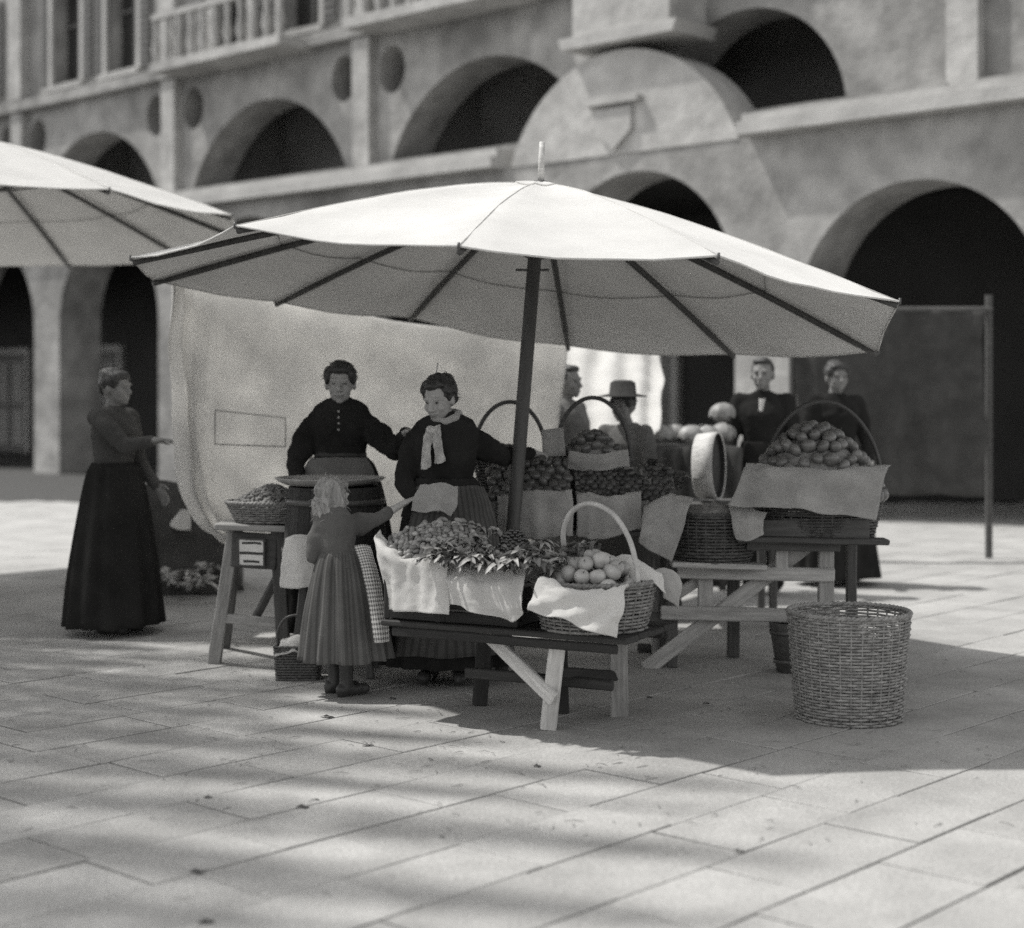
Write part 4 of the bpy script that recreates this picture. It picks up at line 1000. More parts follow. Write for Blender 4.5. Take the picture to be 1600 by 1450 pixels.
BK = ['bunch of greens among roots and cherries, %s' % q for q in ('right of the round roots', 'left of the dark cherries', 'just left above the cherries', 'behind the roots', 'behind the cherries', 'right of the cherries', 'against the basket handle', 'rear one right of the cherries', 'by the grey wrapping paper', 'in front of the cherries', 'lowest, left of the apples', 'hanging left of the apple basket', 'touching the apples', 'lying at the edge of the roots', 'spread over the last roots', 'above the middle of the linen cloth', 'just before the cherries', 'just right of the cherries', 'rear one by the wrapping paper')]
for k, (x, y, Y) in enumerate(back):
    a = rgb.uniform(-2.6, -.5); bunch('greens_bunch', BK[k], 'vegetables', 'leafy bunches on the front table', P(x, y, Y), (math.cos(a), math.sin(a), -.25), 12, rgb, (0, 2, 3), k % 2 == 0, 1.2, .75, .25)
b_ = mound('greens_bed', (FR.x + u_.x * .77 + v_.x * .27, FR.y + u_.y * .77 + v_.y * .27, 0), .27, .25, ru, ZT + .24, ZT + .30, M['leaf'], None, .02, freq=30, slope=(-.05, -.24)); tag(b_, 'dark loose greens filling the middle crate', 'greens', kind='stuff')
# cherries
ch = thing('cherry_heap', 'glossy dark cherries heaped among the greens in the middle of the table', 'cherries', P(803, 868, 7.72))
cm = fruit_mesh('cherry', .0105, M['cherry'], 'ball', 10); cc_ = P(803, 856, 7.70)
for p in heap_pts(cc_, .085, .10, 0, cc_.z - .02, cc_.z + .085, .0105, .95, 2, random.Random(8), jz=.25, py=.8): link(bpy.data.objects.new('cherry', cm), ch, Matrix.Translation(p))
mound('bed', (cc_.x, cc_.y, 0), .085, .10, 0, cc_.z - .04, cc_.z + .075, M['leaf'], ch, .003)
# wicker basket with hoop handle, paper and apples
ab = thing('fruit_basket', 'wicker basket with tall pale hoop handle at the right end of the front table', 'basket', V((.375, 7.47, ZT)))
cA = V((.375, 7.47, ZT + .002)); basket_parts(ab, cA, .235, .285, .215, M['wicker'], 36, .0155, .92, .2)
hoop(ab, [P(889, 905, 7.66), P(884, 868, 7.64), P(880, 832, 7.61), P(893, 800, 7.57), P(922, 787, 7.50), P(957, 803, 7.42), P(983, 842, 7.35), P(995, 890, 7.31), P(997, 930, 7.30)], .0125, M['cane'])
pl = sheet('wrapping_paper', [[P(856, 908, 7.30), P(892, 920, 7.24), P(937, 924, 7.22), P(976, 910, 7.24)], [P(842, 905, 7.20), P(888, 917, 7.14), P(936, 922, 7.12), P(983, 911, 7.14)], [P(832, 932, 7.14), P(884, 945, 7.08), P(934, 956, 7.06), P(974, 955, 7.08)], [P(824, 951, 7.12), P(880, 968, 7.06), P(926, 986, 7.04), P(963, 1000, 7.06)]], 60, 50, M['white'], None, .022, 9, 6, .002, fold=lambda u, v: .5 * math.sin((u * 1.2 + v) * 13) * v + .4 * abs(math.sin((u - v * .6) * 11)))
tag(pl, 'crumpled white paper hanging over the front of the apple basket', 'paper')
pl = sheet('wrapping_paper', [[P(948, 872, 7.62), P(985, 868, 7.58), P(1020, 885, 7.5)], [P(965, 890, 7.5), P(1000, 882, 7.46), P(1036, 898, 7.42)], [P(985, 908, 7.4), P(1020, 908, 7.36), P(1042, 926, 7.36)]], 22, 18, M['white'], None, .014, 9, 9, .002)
tag(pl, 'white paper lining sticking out at the right of the apple basket', 'paper')
pl = sheet('sacking', [[P(1022, 890, 7.46), P(1040, 888, 7.5), P(1062, 900, 7.56)], [P(1036, 905, 7.42), P(1052, 910, 7.46), P(1066, 918, 7.54)], [P(1035, 935, 7.42), P(1052, 945, 7.44), P(1062, 952, 7.5)]], 16, 16, M['sack'], None, .012, 9, 4, .003)
tag(pl, 'dark corner of sacking hanging right of the apple basket', 'sacking')
am = fruit_mesh('apple', .039, M['apple'], 'apple', 16); sm_ = stem_mesh(.036, M['darkwood'])
aa = P(929, 902, 7.42); mound('apple_bed', (aa.x, aa.y, 0), .16, .15, 0, ZT + .17, ZT + .26, M['straw'], None, .006); tag(bpy.data.objects['apple_bed'], 'straw under the apples in the hoop handled basket', 'straw', kind='stuff')
pts = heap_pts(aa, .20, .175, .2, ZT + .20, ZT + .325, .038, .93, 2, random.Random(4), jz=.4, py=.9)
scatter('apple', am, pts, 'round pale apple in the basket with the tall hoop handle', 'apple', 'apples in the hoop handled basket', sm_, random.Random(6), 1.1, (.78, 1.12))
for k, (x, y, Y) in enumerate(((912, 842, 7.6), (900, 850, 7.58), (930, 838, 7.62))):
    bunch('leafy_sprig', ('leafy sprig with pale edges behind the apples', 'leafy sprig leaning on the hoop handle behind the apples', 'uppermost leafy sprig behind the apples')[k], 'vegetables', 'sprigs behind the apples', P(x, y + 14, Y), (rgb.uniform(-1, 1), rgb.uniform(-.6, .6), .5), 9, rgb, (3, 1), False, 2.0, .8, 1.0)
# ------------------------------------------------------------------ the long stall at the back with fruit in tiers
bt_ = thing('back_stall', 'long plank stall under the umbrella pole carrying dark fruit', 'stall', P(910, 1000, 9.4))
ZB = .77
for k in range(4):
    y = 9.22 + k * .15; beam('plank', V((-.16, y, ZB - .015)), V((.98, y, ZB - .015)), .145, .028, M['darkwood'], bt_, (0, 1, 0))
for x in (-.08, .90):
    for y in (9.22, 9.66): beam('leg', V((x, y, ZB - .03)), V((x, y, 0)), .06, .06, M['darkwood'], bt_)
beam('stretcher', V((-.08, 9.2, .28)), V((.9, 9.2, .28)), .07, .025, M['darkwood'], bt_, (0, 0, 1))
for y in (9.5, 9.66): beam('shelf', V((-.16, y, .93)), V((.75, y, .93)), .15, .025, M['darkwood'], bt_, (0, 1, 0))
for x in (-.1, .68): beam('shelf_post', V((x, 9.6, ZB)), V((x, 9.6, .917)), .05, .05, M['darkwood'], bt_)
# two flat trays with fruit, cloth lips in front
plm = fruit_mesh('plum', .025, M['plum'], 'plum', 12); tom = fruit_mesh('tomato', .031, M['tomato'], 'tomato', 14)
def tray(label, x0, x1, y0, y1, z, H):
    t = thing('fruit_tray', label, 'tray', ((x0 + x1) / 2, (y0 + y1) / 2, z), 'fruit trays on the back stall')
    cx, cy = (x0 + x1) / 2, (y0 + y1) / 2
    b_ = MB(); b_.box((cx, cy, z + .012), ((x1 - x0) / 2, 0, 0), (0, (y1 - y0) / 2, 0), (0, 0, .01)); b_.build('base', M['darkwood'], t)
    for y in (y0, y1): beam('side', V((x0, y, z + H / 2)), V((x1, y, z + H / 2)), H, .014, M['wood'], t, (0, 0, 1))
    for x in (x0, x1): beam('side', V((x, y0, z + H / 2)), V((x, y1, z + H / 2)), H, .014, M['wood'], t, (0, 0, 1))
    b_ = MB(); b_.box((cx, cy, z + H * .55), ((x1 - x0) / 2 - .01, 0, 0), (0, (y1 - y0) / 2 - .01, 0), (0, 0, H * .35)); b_.build('straw', M['straw'], t)
tray('flat fruit tray behind the umbrella pole, left of the two on the back stall', -.13, .33, 9.18, 9.42, ZB, .15)
tray('flat fruit tray behind the apple basket handle, right of the two on the back stall', .36, .92, 9.18, 9.42, ZB, .15)
rgp = random.Random(77)
for lab_, x0, x1 in (('left', -.13, .33), ('right', .36, .92)):
    w_ = MB(); w_.quadgrid([[V((x, y, z)) for x in (x0, (x0 + x1) / 2, x1)] for y, z in ((9.175, ZB + .15), (9.18, ZB + .17), (9.44, ZB + .17 + .175), (9.45, ZB + .1))]); o = w_.build('straw_bank', M['straw'], None); tag(o, 'straw bank under the rows of dark fruit in the %s tray' % lab_, 'straw', kind='stuff')
def fill(x0, x1, y0, y1, z0, slope, r, me, name, label, cat, grp, rgp, sp=1.85):
    pts = []; y = y0
    j = 0
    while y < y1:
        x = x0 + (r if j % 2 else 0)
        while x < x1:
            pts.append(V((x + rgp.uniform(-.25, .25) * r, y + rgp.uniform(-.2, .2) * r, z0 + (y - y0) * slope + rgp.uniform(-.35, .35) * r))); x += r * sp
        y += r * 1.5; j += 1
    scatter(name, me, pts, label, cat, grp, None, rgp, 1.2)
fill(-.12, .33, 9.19, 9.45, ZB + .195, .72, .031, tom, 'tomato', 'dark tomato in the fruit tray behind the umbrella pole', 'tomato', 'tomatoes in the left tray of the back stall', rgp)
fill(.37, .92, 9.19, 9.45, ZB + .185, .66, .025, plm, 'plum', 'dark plum in the fruit tray behind the hoop handle', 'plum', 'plums in the right tray of the back stall', rgp)
def flap(label, xs, yt, yb, Y, m, seed, w=.018):
    n = len(xs)
    o = sheet('cloth_flap', [[P(x, yt[k] - 5, Y + .10) for k, x in enumerate(xs)], [P(x, yt[k], Y) for k, x in enumerate(xs)], [P(x + 2, (yt[k] + yb[k]) / 2, Y - .02) for k, x in enumerate(xs)], [P(x + 3, yb[k], Y - .015) for k, x in enumerate(xs)]], 36, 26, m, None, w, 7, seed, .003, fold=lambda u, v: v * .9 * math.sin(u * 15 + seed) + .4 * math.sin(u * 31 + seed * 2) * v)
    tag(o, label, 'cloth')
flap('grey cloth flap hanging from the back stall right of the umbrella pole', (776, 812, 850, 893), (776, 775, 772, 770), (836, 842, 842, 838), 9.13, M['sack'], 3)
flap('grey cloth flap hanging from the back stall behind the hoop handle', (899, 930, 965, 1001), (776, 778, 776, 774), (838, 842, 836, 820), 9.13, M['sack'], 8)
# hoop handled baskets on the upper shelf
def hoop_basket(label, px, Y, r0, r1, z, h, hw, hh, m, ang=0, group='hoop handled baskets on the back stall'):
    t = thing('hoop_basket', label, 'basket', V((P(px, 0, Y).x, Y, z)), group); c = V((P(px, 0, Y).x, Y, z))
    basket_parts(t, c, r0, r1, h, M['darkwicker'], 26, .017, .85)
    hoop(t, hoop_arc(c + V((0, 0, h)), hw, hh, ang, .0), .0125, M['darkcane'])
    return c
c1 = hoop_basket('dark basket with high hoop handle left of the umbrella pole top shelf', 797, 9.62, .17, .215, .945, .20, .218, .345, None)
c2_ = hoop_basket('dark basket with high hoop handle full of dark fruit right of the pole', 926, 9.58, .17, .22, .945, .21, .222, .36, None)
for c, lab, grp, me, nm, r, top in ((c1, 'dark plum in the hoop basket left of the pole', 'plums in the left hoop basket', plm, 'plum', .025, .08), (c2_, 'dark tomato in the hoop basket right of the pole', 'tomatoes in the right hoop basket', tom, 'tomato', .031, .16)):
    zz = c.z + .19
    m_ = mound('straw_bed', (c.x, c.y, 0), .19, .16, 0, zz, zz + top - .01, M['straw'], None); tag(m_, 'straw bed in the %s hoop basket' % ('left' if c is c1 else 'right'), 'straw', kind='stuff')
    scatter(nm, me, heap_pts(c, .19, .165, 0, zz + .015, zz + top + .01, r, .95, 2, rgp), lab, nm, grp, None, rgp, 1.2)
o = sheet('grey_cloth', [[P(890, 704, 9.37), P(930, 710, 9.34), P(983, 702, 9.37)], [P(888, 716, 9.36), P(930, 722, 9.33), P(984, 714, 9.36)], [P(886, 732, 9.39), P(930, 735, 9.37), P(985, 730, 9.39)]], 24, 16, M['sack'], None, .012, 8, 5, .003); tag(o, 'grey cloth wrapped round the front of the right hoop basket', 'cloth')
o = sheet('price_board', [[P(846, 672, 9.5), P(880, 668, 9.5)], [P(848, 714, 9.44), P(884, 712, 9.44)]], 6, 6, M['sack'], None, .002, 5, 1, .01); tag(o, 'small grey board standing between the two hoop baskets', 'board')
# leafy heap right of the hoop basket
for k, (x, y, Y) in enumerate(((1000, 735, 9.45), (1020, 742, 9.4), (1040, 738, 9.5), (1012, 720, 9.6), (1035, 752, 9.35), (1058, 748, 9.45))):
    bunch('greens_bunch', 'dark leafy bunch at the right end of the back stall, %s' % ('nearest the hoop basket', 'second from the hoop basket', 'rear right one', 'topmost one', 'front one', 'rightmost one')[k], 'vegetables', 'greens at the right end of the back stall', P(x, y + 12, Y), (rgb.uniform(-1, 1), -.6, -.1), 10, rgb, (0, 1), False, 1.6, 1, .6)

# ------------------------------------------------------------------ right hand trestle rack
rk = thing('trestle_rack', 'tall open trestle rack of grey timber at the right with crossed braces', 'trestle', P(1180, 1040, 9.15))
GW = mat('grey_timber', .37, .75, .3, 5, stretch=(.7, 9, 9), rnd=.12, bump=.45, bscale=14, bdist=.004, var2=.12, scale2=30)
beam('rail', P(1032, 957, 9.15), P(1312, 963, 9.1), .078, .032, GW, rk, (0, 0, 1)); beam('rail', P(1058, 893, 9.15), P(1304, 898, 9.1), .076, .032, GW, rk, (0, 0, 1))
beam('leg', P(1290, 806, 9.14), G(1290, 1046) + V((0, .0, 0)), .085, .06, GW, rk, (1, 0, 0)); beam('post', P(1221, 812, 9.12), P(1221, 890, 9.12), .07, .04, GW, rk, (1, 0, 0))
beam('post', P(1102, 900, 9.2), P(1102, 956, 9.2), .085, .035, GW, rk, (1, 0, 0))
beam('leg', P(1146, 860, 9.6), G(1146, 1027), .07, .055, M['darkwood'], rk, (1, 0, 0)); beam('leg', P(1026, 900, 9.72), G(1026, 1022), .055, .05, GW, rk, (1, 0, 0))
beam('leg', P(1330, 830, 9.72), G(1330, 1022), .06, .05, M['darkwood'], rk, (1, 0, 0))
beam('brace', P(1282, 836, 9.17), P(1008, 1047, 9.19), .085, .03, GW, rk, (.6, 0, .8)); beam('brace', P(1186, 846, 9.22), P(1050, 934, 9.25), .06, .03, GW, rk, (.6, 0, .8))
beam('foot_board', P(996, 1012, 9.75), P(1046, 1014, 9.75), .05, .04, M['darkwood'], rk, (0, 0, 1))
for k in range(4): beam('top_plank', P(1048, 881, 9.06 + k * .16), P(1196, 885, 9.06 + k * .16), .15, .03, GW, rk, (0, 1, 0))
for k in range(4): beam('top_plank', P(1150, 842, 8.98 + k * .16), P(1386, 846, 8.98 + k * .16), .15, .03, M['darkwood'], rk, (0, 1, 0))
beam('bearer', P(1166, 852, 9.04), P(1312, 855, 9.04), .05, .04, M['darkwood'], rk, (0, 0, 1))
# big shallow fruit basket with flap
rb = thing('fruit_basket', 'large dark hoop handled basket piled with rows of round fruit at the right', 'basket', P(1272, 842, 9.2))
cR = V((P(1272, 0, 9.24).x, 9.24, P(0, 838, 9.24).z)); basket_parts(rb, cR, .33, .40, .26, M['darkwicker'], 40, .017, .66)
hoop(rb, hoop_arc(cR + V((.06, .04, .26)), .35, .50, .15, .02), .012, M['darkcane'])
o = sheet('grey_flap', [[P(1168, 722, 9.2), P(1220, 724, 9.18), P(1290, 728, 9.18), P(1392, 728, 9.2)], [P(1160, 736, 8.98), P(1220, 736, 8.95), P(1290, 738, 8.95), P(1384, 738, 8.97)], [P(1148, 765, 8.93), P(1220, 768, 8.88), P(1290, 775, 8.88), P(1378, 782, 8.9)], [P(1138, 788, 8.90), P(1220, 795, 8.84), P(1290, 800, 8.84), P(1370, 812, 8.86)]], 60, 34, M['sack'], None, .020, 5, 9, .004, fold=lambda u, v: v * .6 * math.sin(u * 21) + .5 * math.sin(u * 9 + 1) * v)
tag(o, 'stiff grey cloth hanging before the large fruit basket at the right', 'cloth')
bx = MB(); bc = P(1240, 822, 9.3); bx.box((bc.x + .06, 9.22, bc.z), (.31, 0, 0), (0, .2, 0), (0, 0, .055)); o = bx.build('dark_box', M['darkwood'], None); tag(o, 'shallow dark box standing on the rack under the large fruit basket', 'box')
orm = fruit_mesh('fruit', .039, M['plum'], 'tomato', 16); rgr = random.Random(12)
M['darkfruit'] = mat('dark_round_fruit', .13, .32, .3, 14, rnd=.25, bump=.1, bscale=50, spec=.55); orm.materials.clear(); orm.materials.append(M['darkfruit'])
m_ = mound('fruit_bed', (cR.x, cR.y, 0), .37, .25, 0, cR.z + .20, cR.z + .57, M['straw'], None, .004, shape=2.2); tag(m_, 'straw under the rows of round fruit in the large right basket', 'straw', kind='stuff')
scatter('fruit', orm, heap_pts(cR, .385, .265, 0, cR.z + .235, cR.z + .615, .038, .98, 2.2, rgr, jz=.12, py=.66), 'dark round fruit with a bright glint in the large basket at the right', 'fruit', 'round fruit in the large right basket', stem_mesh(.036, M['darkwood']), rgr, 1.0, (.84, 1.08))
# wicker basket on the lower shelf with cloths
wk = thing('round_basket', 'round dark wicker basket of straw between two grey cloths on the rack', 'basket', P(1115, 882, 9.1))
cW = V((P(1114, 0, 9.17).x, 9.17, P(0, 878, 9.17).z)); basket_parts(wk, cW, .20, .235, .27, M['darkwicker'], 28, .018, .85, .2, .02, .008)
o = mound('straw_heap', (cW.x, cW.y, 0), .23, .19, 0, cW.z + .255, cW.z + .33, M['straw'], None, .02, freq=26); tag(o, 'loose straw heaped in the round dark basket on the rack', 'straw', kind='stuff')
o = sheet('grey_cloth', [[P(1010, 784, 9.25), P(1045, 768, 9.22), P(1085, 780, 9.1)], [P(1003, 800, 9.0), P(1035, 790, 8.93), P(1078, 797, 8.90)], [P(998, 830, 8.93), P(1030, 830, 8.88), P(1068, 828, 8.86)], [P(995, 850, 8.92), P(1022, 866, 8.86), P(1050, 876, 8.84)]], 40, 44, M['sack'], None, .024, 7, 12, .003); tag(o, 'folded grey cloth hanging at the left of the round dark basket', 'cloth')
o = sheet('grey_cloth', [[P(1138, 784, 9.02), P(1165, 790, 8.96), P(1200, 800, 8.94)], [P(1143, 812, 8.92), P(1170, 815, 8.89), P(1198, 818, 8.9)], [P(1150, 842, 8.9), P(1172, 846, 8.88), P(1194, 838, 8.89)]], 34, 34, M['sack'], None, .024, 8, 15, .003); tag(o, 'crumpled grey cloth hanging at the right of the round dark basket', 'cloth')
# dark bucket and the tall wicker basket in front
bk_ = thing('bucket', 'dark narrow bucket standing behind the tall wicker basket', 'bucket', G(1236, 1052))
gB = G(1236, 1054) + V((0, .1, 0)); m = MB(); m.lathe([(.001, 0), (.062, 0), (.105, .27), (.108, .275), (.10, .275), (.06, .012), (.001, .012)], gB, 28); m.build('body', M['darkwood'], bk_, True)
for z, r in ((.06, .077), (.22, .099)):
    m = MB(); m.lathe([(r, z - .01), (r + .004, z - .01), (r + .005, z + .01), (r + .001, z + .01)], gB, 28); m.build('hoop', M['iron'], bk_, True)
tw = thing('tall_basket', 'tall open wicker basket standing on the paving at the right', 'basket', G(1345, 1138) + V((0, .27, 0)))
gT = G(1345, 1140) + V((0, .27, 0)); M['greywicker'] = mat('grey_wicker', .25, .65, .35, 22, bump=.3, bscale=80, var2=.25, scale2=60, spec=.3)
basket_parts(tw, gT, .245, .285, .50, M['greywicker'], 34, .0145, 1, .3, .0, .0062)

# ------------------------------------------------------------------ other stalls and people farther back
cs = sheet('white_awning', [[P(882, 530, 13.1), P(920, 532, 13.08), P(960, 534, 13.06), P(1000, 536, 13.06), P(1032, 538, 13.1)], [P(884, 600, 12.65), P(920, 600, 12.6), P(962, 600, 12.58), P(1000, 600, 12.6), P(1036, 605, 12.65)], [P(886, 690, 12.0), P(920, 692, 11.98), P(962, 690, 11.95), P(1002, 686, 11.98), P(1030, 678, 12.05)]], 40, 30, M['awning'], None, .03, 3, 5, .004, fold=lambda u, v: .8 * math.sin(u * 22 + v * 2))
tag(cs, 'bright white cloth sloping down at the stall beyond the hoop baskets', 'cloth')
pr_ = MB(); pr_.tube([P(876, 528, 13.1), P(1040, 537, 13.0)], .02, 8); o = pr_.build('cross_pole', M['darkwood'], None); tag(o, 'dark cross pole carrying the bright white hanging cloth', 'pole')
for x in (878, 1038):
    pr_ = MB(); q = P(x, 533, 13.08); pr_.tube([V((q.x, q.y + .03, 2.2)), V((q.x, q.y + .03, 0))], .03, 8); o = pr_.build('stall_post', M['darkwood'], None); tag(o, 'dark post at the %s end of the white hanging cloth' % ('hoop basket' if x < 900 else 'arcade'), 'post')
fs = thing('far_stall', 'dark draped stall counter farther back below the white cloth', 'stall', P(1080, 780, 12.2))
fx0, fx1 = P(985, 0, 12.2).x, P(1155, 0, 12.2).x
b_ = MB(); b_.box(((fx0 + fx1) / 2, 12.5, 1.12), ((fx1 - fx0) / 2, 0, 0), (0, .4, 0), (0, 0, .02)); b_.build('top', M['darkwood'], fs)
sheet('drape', [[V((fx0 + (fx1 - fx0) * k / 4, 12.07, 1.13)) for k in range(5)], [V((fx0 + (fx1 - fx0) * k / 4, 12.04, .7)) for k in range(5)], [V((fx0 + (fx1 - fx0) * k / 4, 12.02, .12)) for k in range(5)]], 50, 16, M['darkgrey'], fs, .03, 4, 3, .004, fold=lambda u, v: .7 * math.sin(u * 45))
for x in (fx0 + .05, fx1 - .05): beam('leg', V((x, 12.8, 1.1)), V((x, 12.8, 0)), .06, .06, M['darkwood'], fs)
cab = []
def cabbage_mesh(r, m):
    mb = MB()
    for q in range(5):
        rows = []
        for j in range(6):
            a = math.pi * (.08 + .5 * j / 5); rr = r * (.86 + .05 * q)
            rows.append([V((rr * math.sin(a) * math.cos(t), rr * math.sin(a) * math.sin(t), rr * math.cos(a) * .85)) + V((0, 0, .1 * r * math.sin(t * 7 + q))) * (j / 5) for t in [q * 1.256 + (-.9 + 1.8 * k / 7) for k in range(8)]])
        mb.quadgrid(rows)
    mb.lathe([(.001, -r * .6), (r * .6, -r * .5), (r * .84, 0), (r * .6, r * .6), (.001, r * .8)], (0, 0, 0), 14)
    me = mb.mesh('cabbage'); me.materials.append(m)
    for p in me.polygons: p.use_smooth = True
    return me
cbm = cabbage_mesh(.1, M['paleleaf'])
CL = ['pale cabbage on the far stall counter, %s' % q for q in ('nearest the white cloth', 'second from the white cloth', 'in the middle of the row', 'second from the dark man', 'nearest the dark man', 'topmost of the heap')]
for k, (x, z, y) in enumerate(((1030, 1.2, 12.3), (1052, 1.2, 12.4), (1078, 1.2, 12.3), (1104, 1.2, 12.35), (1132, 1.21, 12.4), (1128, 1.36, 12.5))):
    o = bpy.data.objects.new('cabbage', cbm); q = V((P(x, 0, y).x, y, z + .02)); link(o, None, Matrix.Translation(q) @ Matrix.Rotation(k * 1.3, 4, 'Z')); tag(o, CL[k], 'cabbage', 'cabbages on the far stall')
# round sieve leaning on edge, its rim in the sun
sv = thing('round_sieve', 'large round wooden sieve leaning on edge with a sunlit rim', 'sieve', P(1118, 790, 11.0))
cS = P(1112, 728, 11.0); ax_ = V((.93, -.33, .02)).normalized(); e1 = ax_.cross(V((0, 0, 1))).normalized(); e2 = e1.cross(ax_)
m = MB(); rows = []
for dd, r in ((-.09, .215), (.0, .226), (.05, .23), (.05, .219), (0, .216), (-.085, .207)): rows.append([cS + ax_ * dd + (e1 * math.cos(2 * math.pi * k / 40) + e2 * math.sin(2 * math.pi * k / 40)) * r for k in range(40)])
m.quadgrid(rows, True, True); m.build('hoop', M['palewood'], sv, True)
m = MB(); m.quadgrid([[cS + ax_ * dd + (e1 * math.cos(2 * math.pi * k / 40) + e2 * math.sin(2 * math.pi * k / 40)) * r for k in range(40)] for dd, r in ((.046, .2165), (0, .2135), (-.078, .205))], True); m.build('inner_shade_band', M['oldwood'], sv, True)  # inner face coloured dark to give the hoop a shaded inside
m = MB(); m.add([cS + ax_ * .012 + (e1 * math.cos(2 * math.pi * k / 40) + e2 * math.sin(2 * math.pi * k / 40)) * .2145 for k in range(40)], [tuple(range(40))]); m.build('mesh', M['oldwood'], sv)  # black disc set forward so the shaded opening looks solid dark
st2 = thing('low_table', 'low dark table behind the rack carrying the leaning sieve', 'table', P(1118, 860, 11.05))
qz = cS.z - .262; b_ = MB(); b_.box((cS.x, 11.05, qz), (.42, 0, 0), (0, .3, 0), (0, 0, .02)); b_.build('top', M['darkwood'], st2)
for dx in (-.38, .38):
    for dy in (-.26, .26): beam('leg', V((cS.x + dx, 11.05 + dy, qz - .02)), V((cS.x + dx, 11.05 + dy, 0)), .05, .05, M['darkwood'], st2)

dk = sheet('shade_cloth', [[P(x, 486 + 2 * math.sin(x), 15.2) for x in (1240, 1300, 1370, 1450, 1540)], [P(x, 600, 15.1) for x in (1243, 1300, 1370, 1450, 1538)], [P(x, 775, 15.0) for x in (1246, 1302, 1372, 1450, 1534)]], 60, 30, M['darkgrey'], None, .05, 2.5, 8, .005, fold=lambda u, v: .8 * math.sin(u * 30) * (.4 + v))  # dark sheet added in place of the deep shade round the arch
tag(dk, 'dark cloth added to stand for shade before the right hand arch', 'cloth')
for x in (1238, 1545):
    q = P(x, 480, 15.25); m = MB(); m.tube([V((q.x, q.y, 2.45)), V((q.x, q.y, 0))], .035, 8); o = m.build('stall_post', M['darkwood'], None); tag(o, 'added dark post at the %s end of the added dark cloth' % ('pier' if x < 1300 else 'outer'), 'post')  # posts added only to hold up the shade cloth
m = MB(); m.tube([P(1232, 484, 15.22), P(1550, 484, 15.22)], .03, 8); o = m.build('cross_pole', M['darkwood'], None); tag(o, 'added dark cross pole from which the added dark cloth hangs', 'pole')
def simple_person(label, px, Y, top, facing, coat, legs_m, hairstyle, hat=None, skirted=False, arm=None, seed=0, lean=(0, 0), light=False):
    x = P(px, 0, Y).x; H = P(0, top, Y).z; s = H / 1.64; foot = V((x, Y, 0)); f = V(facing).normalized(); yaw = math.atan2(-f.x, f.y) + math.pi
    fx, fy = V((math.cos(yaw), math.sin(yaw), 0)), V((-math.sin(yaw), math.cos(yaw), 0))      # figure's side, figure's back
    lo = V((lean[0], lean[1], 0)); hc = foot + lo + V((0, 0, 1.525 * s)) + f * .02
    arms = []
    for q in (-1, 1):
        sh = foot + lo * .85 + fx * q * .165 * s + V((0, 0, 1.34 * s)); el = sh + fx * q * .06 * s - V((0, 0, .28 * s)) + f * .03; wr = el + f * .16 * s - V((0, 0, .15 * s)) - fx * q * .04
        arms.append((sh, el, wr, f * .6 - V((0, 0, .8)), -fx * q, -q))
    if arm is not None:
        k = 0 if (V(arm) - foot).dot(fx) < 0 else 1; sh = arms[k][0]; wr = V(arm); el = (sh + wr) / 2 - V((0, 0, .10)); arms[k] = (sh, el, wr, (wr - el).normalized(), V((0, 0, -1)), arms[k][5])
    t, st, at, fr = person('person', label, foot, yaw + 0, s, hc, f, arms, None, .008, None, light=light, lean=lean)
    bodice(t, st, arms, coat, s, .02, seed, .008, .010, name='jacket', disp=.008)
    if hairstyle: hair_blob(at, fr, s, hairstyle, M['hairdark'], t, seed, .008)
    if hat:
        h = MB(); c0 = V(hc) + V((0, 0, .085 * s)); h.lathe([(.001, .11), (.06, .108), (.088, .09), (.095, .015), (.165, .0), (.17, -.008), (.1, -.004), (.09, -.002)], c0, 26, 1, 1.1); h.build('hat', hat, t, True)
    if skirted: skirt('skirt', legs_m, t, foot + lo * .4 + V((0, 0, 1.06 * s)), foot + V((0, 0, .06)), .15, .34, 12, .07, yaw, .6, seed)
    else:
        skirt('coat_tail', coat, t, foot + lo * .4 + V((0, 0, 1.06 * s)), foot + lo * .1 + V((0, 0, .78 * s)), .16, .21, 3, .04, yaw, .8, seed)
        for q in (-1, 1):
            b = Blob(); a = foot + fx * q * .085 * s; b.chain([foot + fx * q * .09 * s + V((0, 0, .88 * s)), a + V((0, 0, .46 * s)), a + V((0, 0, .09))], [.10 * s, .078 * s, .062 * s]); b.build('trouser_leg', legs_m, t, .01, 4, .006, 12, q)
    for q in (-1, 1): shoe(t, foot + fx * q * .085 * s, f)
    return t
simple_person('person in pale smock half hidden behind the hanging canvas edge', 884, 11.75, 571, (.8, -.5, 0), M['midgrey'], M['midgrey'], 'short', None, True, seed=3)
simple_person('bending woman with a flat hat in front of the white cloth', 988, 11.4, 612, (-.5, -.8, 0), M['midgrey'], M['darkgrey'], 'up', M['darkgrey'], True, seed=5, lean=(-.06, -.05))
tM = simple_person('dark suited man standing in shade beyond the large fruit basket', 1192, 12.6, 560, (-.3, -.95, 0), M['black'], M['black'], 'short', seed=7)
simple_person('figure in dark dress standing far right beyond the round fruit', 1306, 13.2, 566, (.2, -1, 0), M['black'], M['blackskirt'], 'up', None, True, seed=9)
simple_person('person in dark dress at the left edge beside the canvas screen', 178, 10.55, 578, (.9, -.35, 0), M['darkgrey'], M['blackskirt'], 'up', None, True, P(236, 690, 10.3), seed=11)
q = P(1192, 0, 12.6); sh_ = sheet('shirt_front', [[V((q.x - .05, 12.44, 1.50)), V((q.x - .04, 12.42, 1.49)), V((q.x - .01, 12.43, 1.50))], [V((q.x - .055, 12.43, 1.40)), V((q.x - .045, 12.41, 1.40)), V((q.x - .03, 12.42, 1.40))]], 8, 8, M['white'], tM, .002, 8, 1, .003)
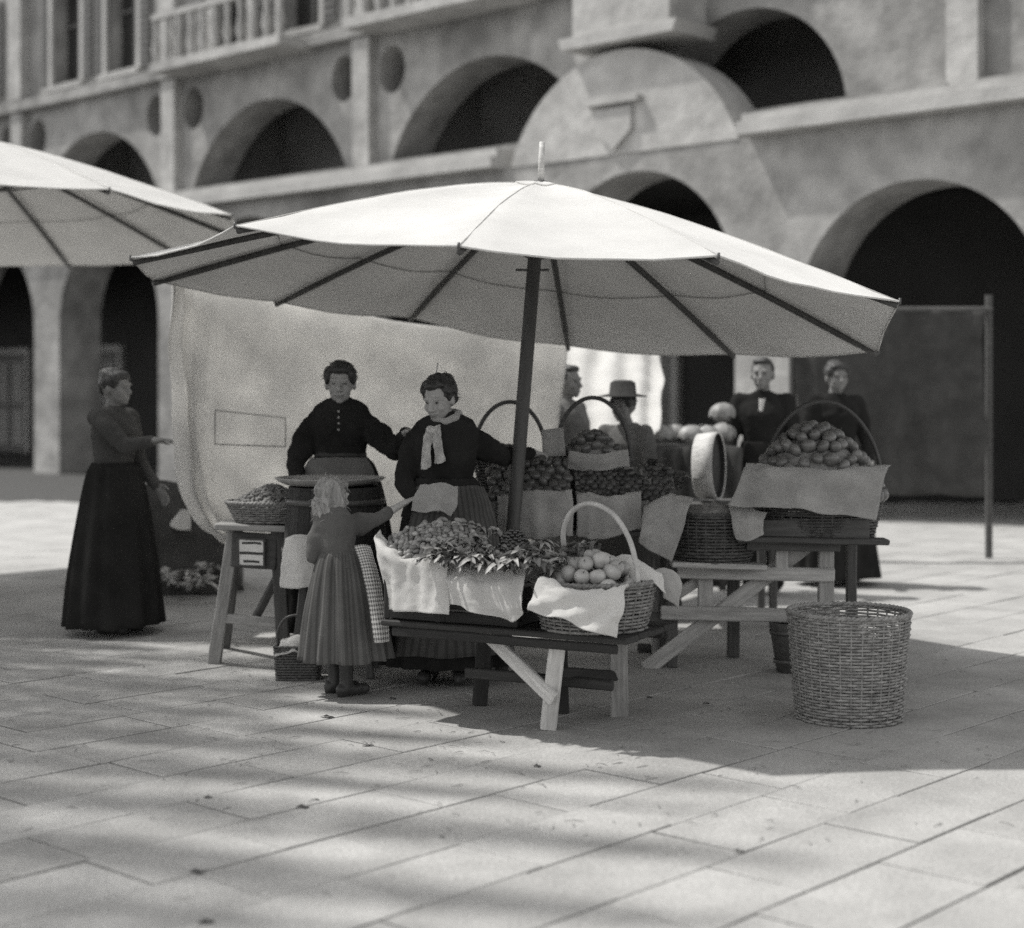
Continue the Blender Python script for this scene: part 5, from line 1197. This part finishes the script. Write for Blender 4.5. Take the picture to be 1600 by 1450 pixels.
# heap at the left: dark draped crate, leaves, paper
lc = sheet('dark_sacking', [[V((-3.13, 12.90, .55)), V((-2.92, 12.75, .80)), V((-2.60, 12.75, .85)), V((-2.33, 12.80, .70)), V((-2.14, 12.95, .50))], [V((-3.18, 12.65, .42)), V((-2.92, 12.55, .6)), V((-2.60, 12.53, .62)), V((-2.31, 12.55, .5)), V((-2.10, 12.70, .34))], [V((-3.20, 12.55, .0)), V((-2.92, 12.47, .0)), V((-2.60, 12.45, .0)), V((-2.28, 12.47, .0)), V((-2.07, 12.60, .0))]], 44, 26, M['darkgrey'], None, .05, 5, 4, .004)
tag(lc, 'dark sacking draped over goods at the left behind the canvas screen', 'sacking')
b_ = MB(); b_.box((-2.63, 13.0, .26), (.45, 0, 0), (0, .3, 0), (0, 0, .26)); o = b_.build('goods_crate', M['darkwood'], None); tag(o, 'dark crate under the sacking at the left of the stall', 'crate')
o = sheet('paper_corner', [[P(268, 812, 12.44), P(284, 796, 12.42)], [P(266, 822, 12.40), P(297, 800, 12.40)], [P(282, 828, 12.38), P(298, 830, 12.38)]], 10, 10, M['white'], None, .01, 9, 2, .003); tag(o, 'white paper corner showing on the dark sacking at the left', 'paper')
for k in range(9):
    x, y = 226 + k * 13, 930 + (k * 7) % 18
    bunch('cabbage_leaves', 'loose leafy vegetables on the ground at the left, %s' % ('outermost', 'second from the outside', 'third from the outside', 'under the dark figure', 'beside the dark figure', 'before the dark sacking', 'below the white paper', 'near the trestle', 'touching the trestle')[k], 'vegetables', 'leafy vegetables on the ground at the left', G(x, y) + V((0, 0, .10 + .05 * (k % 3))), (.7, -.6, -.05), 14, rgb, (3, 2, 3), False, 2.6, 1.0, .5)
# litter on the paving
rgl = random.Random(44)
for k, (x, y, L) in enumerate(((565, 1166, .05), (461, 1261, .045), (318, 1246, .04), (832, 1197, .04), (295, 1363, .05), (308, 1443, .04), (668, 1187, .02), (500, 1121, .06), (1098, 1100, .04), (490, 1250, .02), (685, 1307, .02), (1145, 1330, .03), (365, 1010, .03), (607, 1092, .04), (780, 1160, .02), (1010, 1090, .03))):
    o = bpy.data.objects.new('leaf_scrap', leaf_mesh('leaf_scrap', L * rgl.uniform(1.2, 1.8), L * .3, M['darkgrey'] if k % 2 else M['leaf'], .5, .003)); link(o, None, Matrix.Translation(G(x, y) + V((0, 0, .003))) @ Matrix.Rotation(rgl.uniform(-.5, .5), 4, 'Z'))
    tag(o, 'dark withered leaf scrap lying on the paving in front of the stall', 'leaf', 'leaf scraps on the paving')

lt = MB()
for k in range(420):
    x, y = rgl.gauss(.2, 1.3), 7.6 + rgl.gauss(0, 1.1)
    if y < 4.6: continue
    a = rgl.uniform(0, 3.14); L = rgl.uniform(.008, .035); d = V((math.cos(a), math.sin(a), 0)) * L; c = V((x, y, .004))
    lt.tube([c - d, c + V((d.y * .2, -d.x * .2, .003)), c + d], [.0012, .0022, .001], 4)
o = lt.build('straw_litter', M['straw'], None); tag(o, 'bits of straw and stalk littered over the paving round the stall', 'litter', kind='stuff')
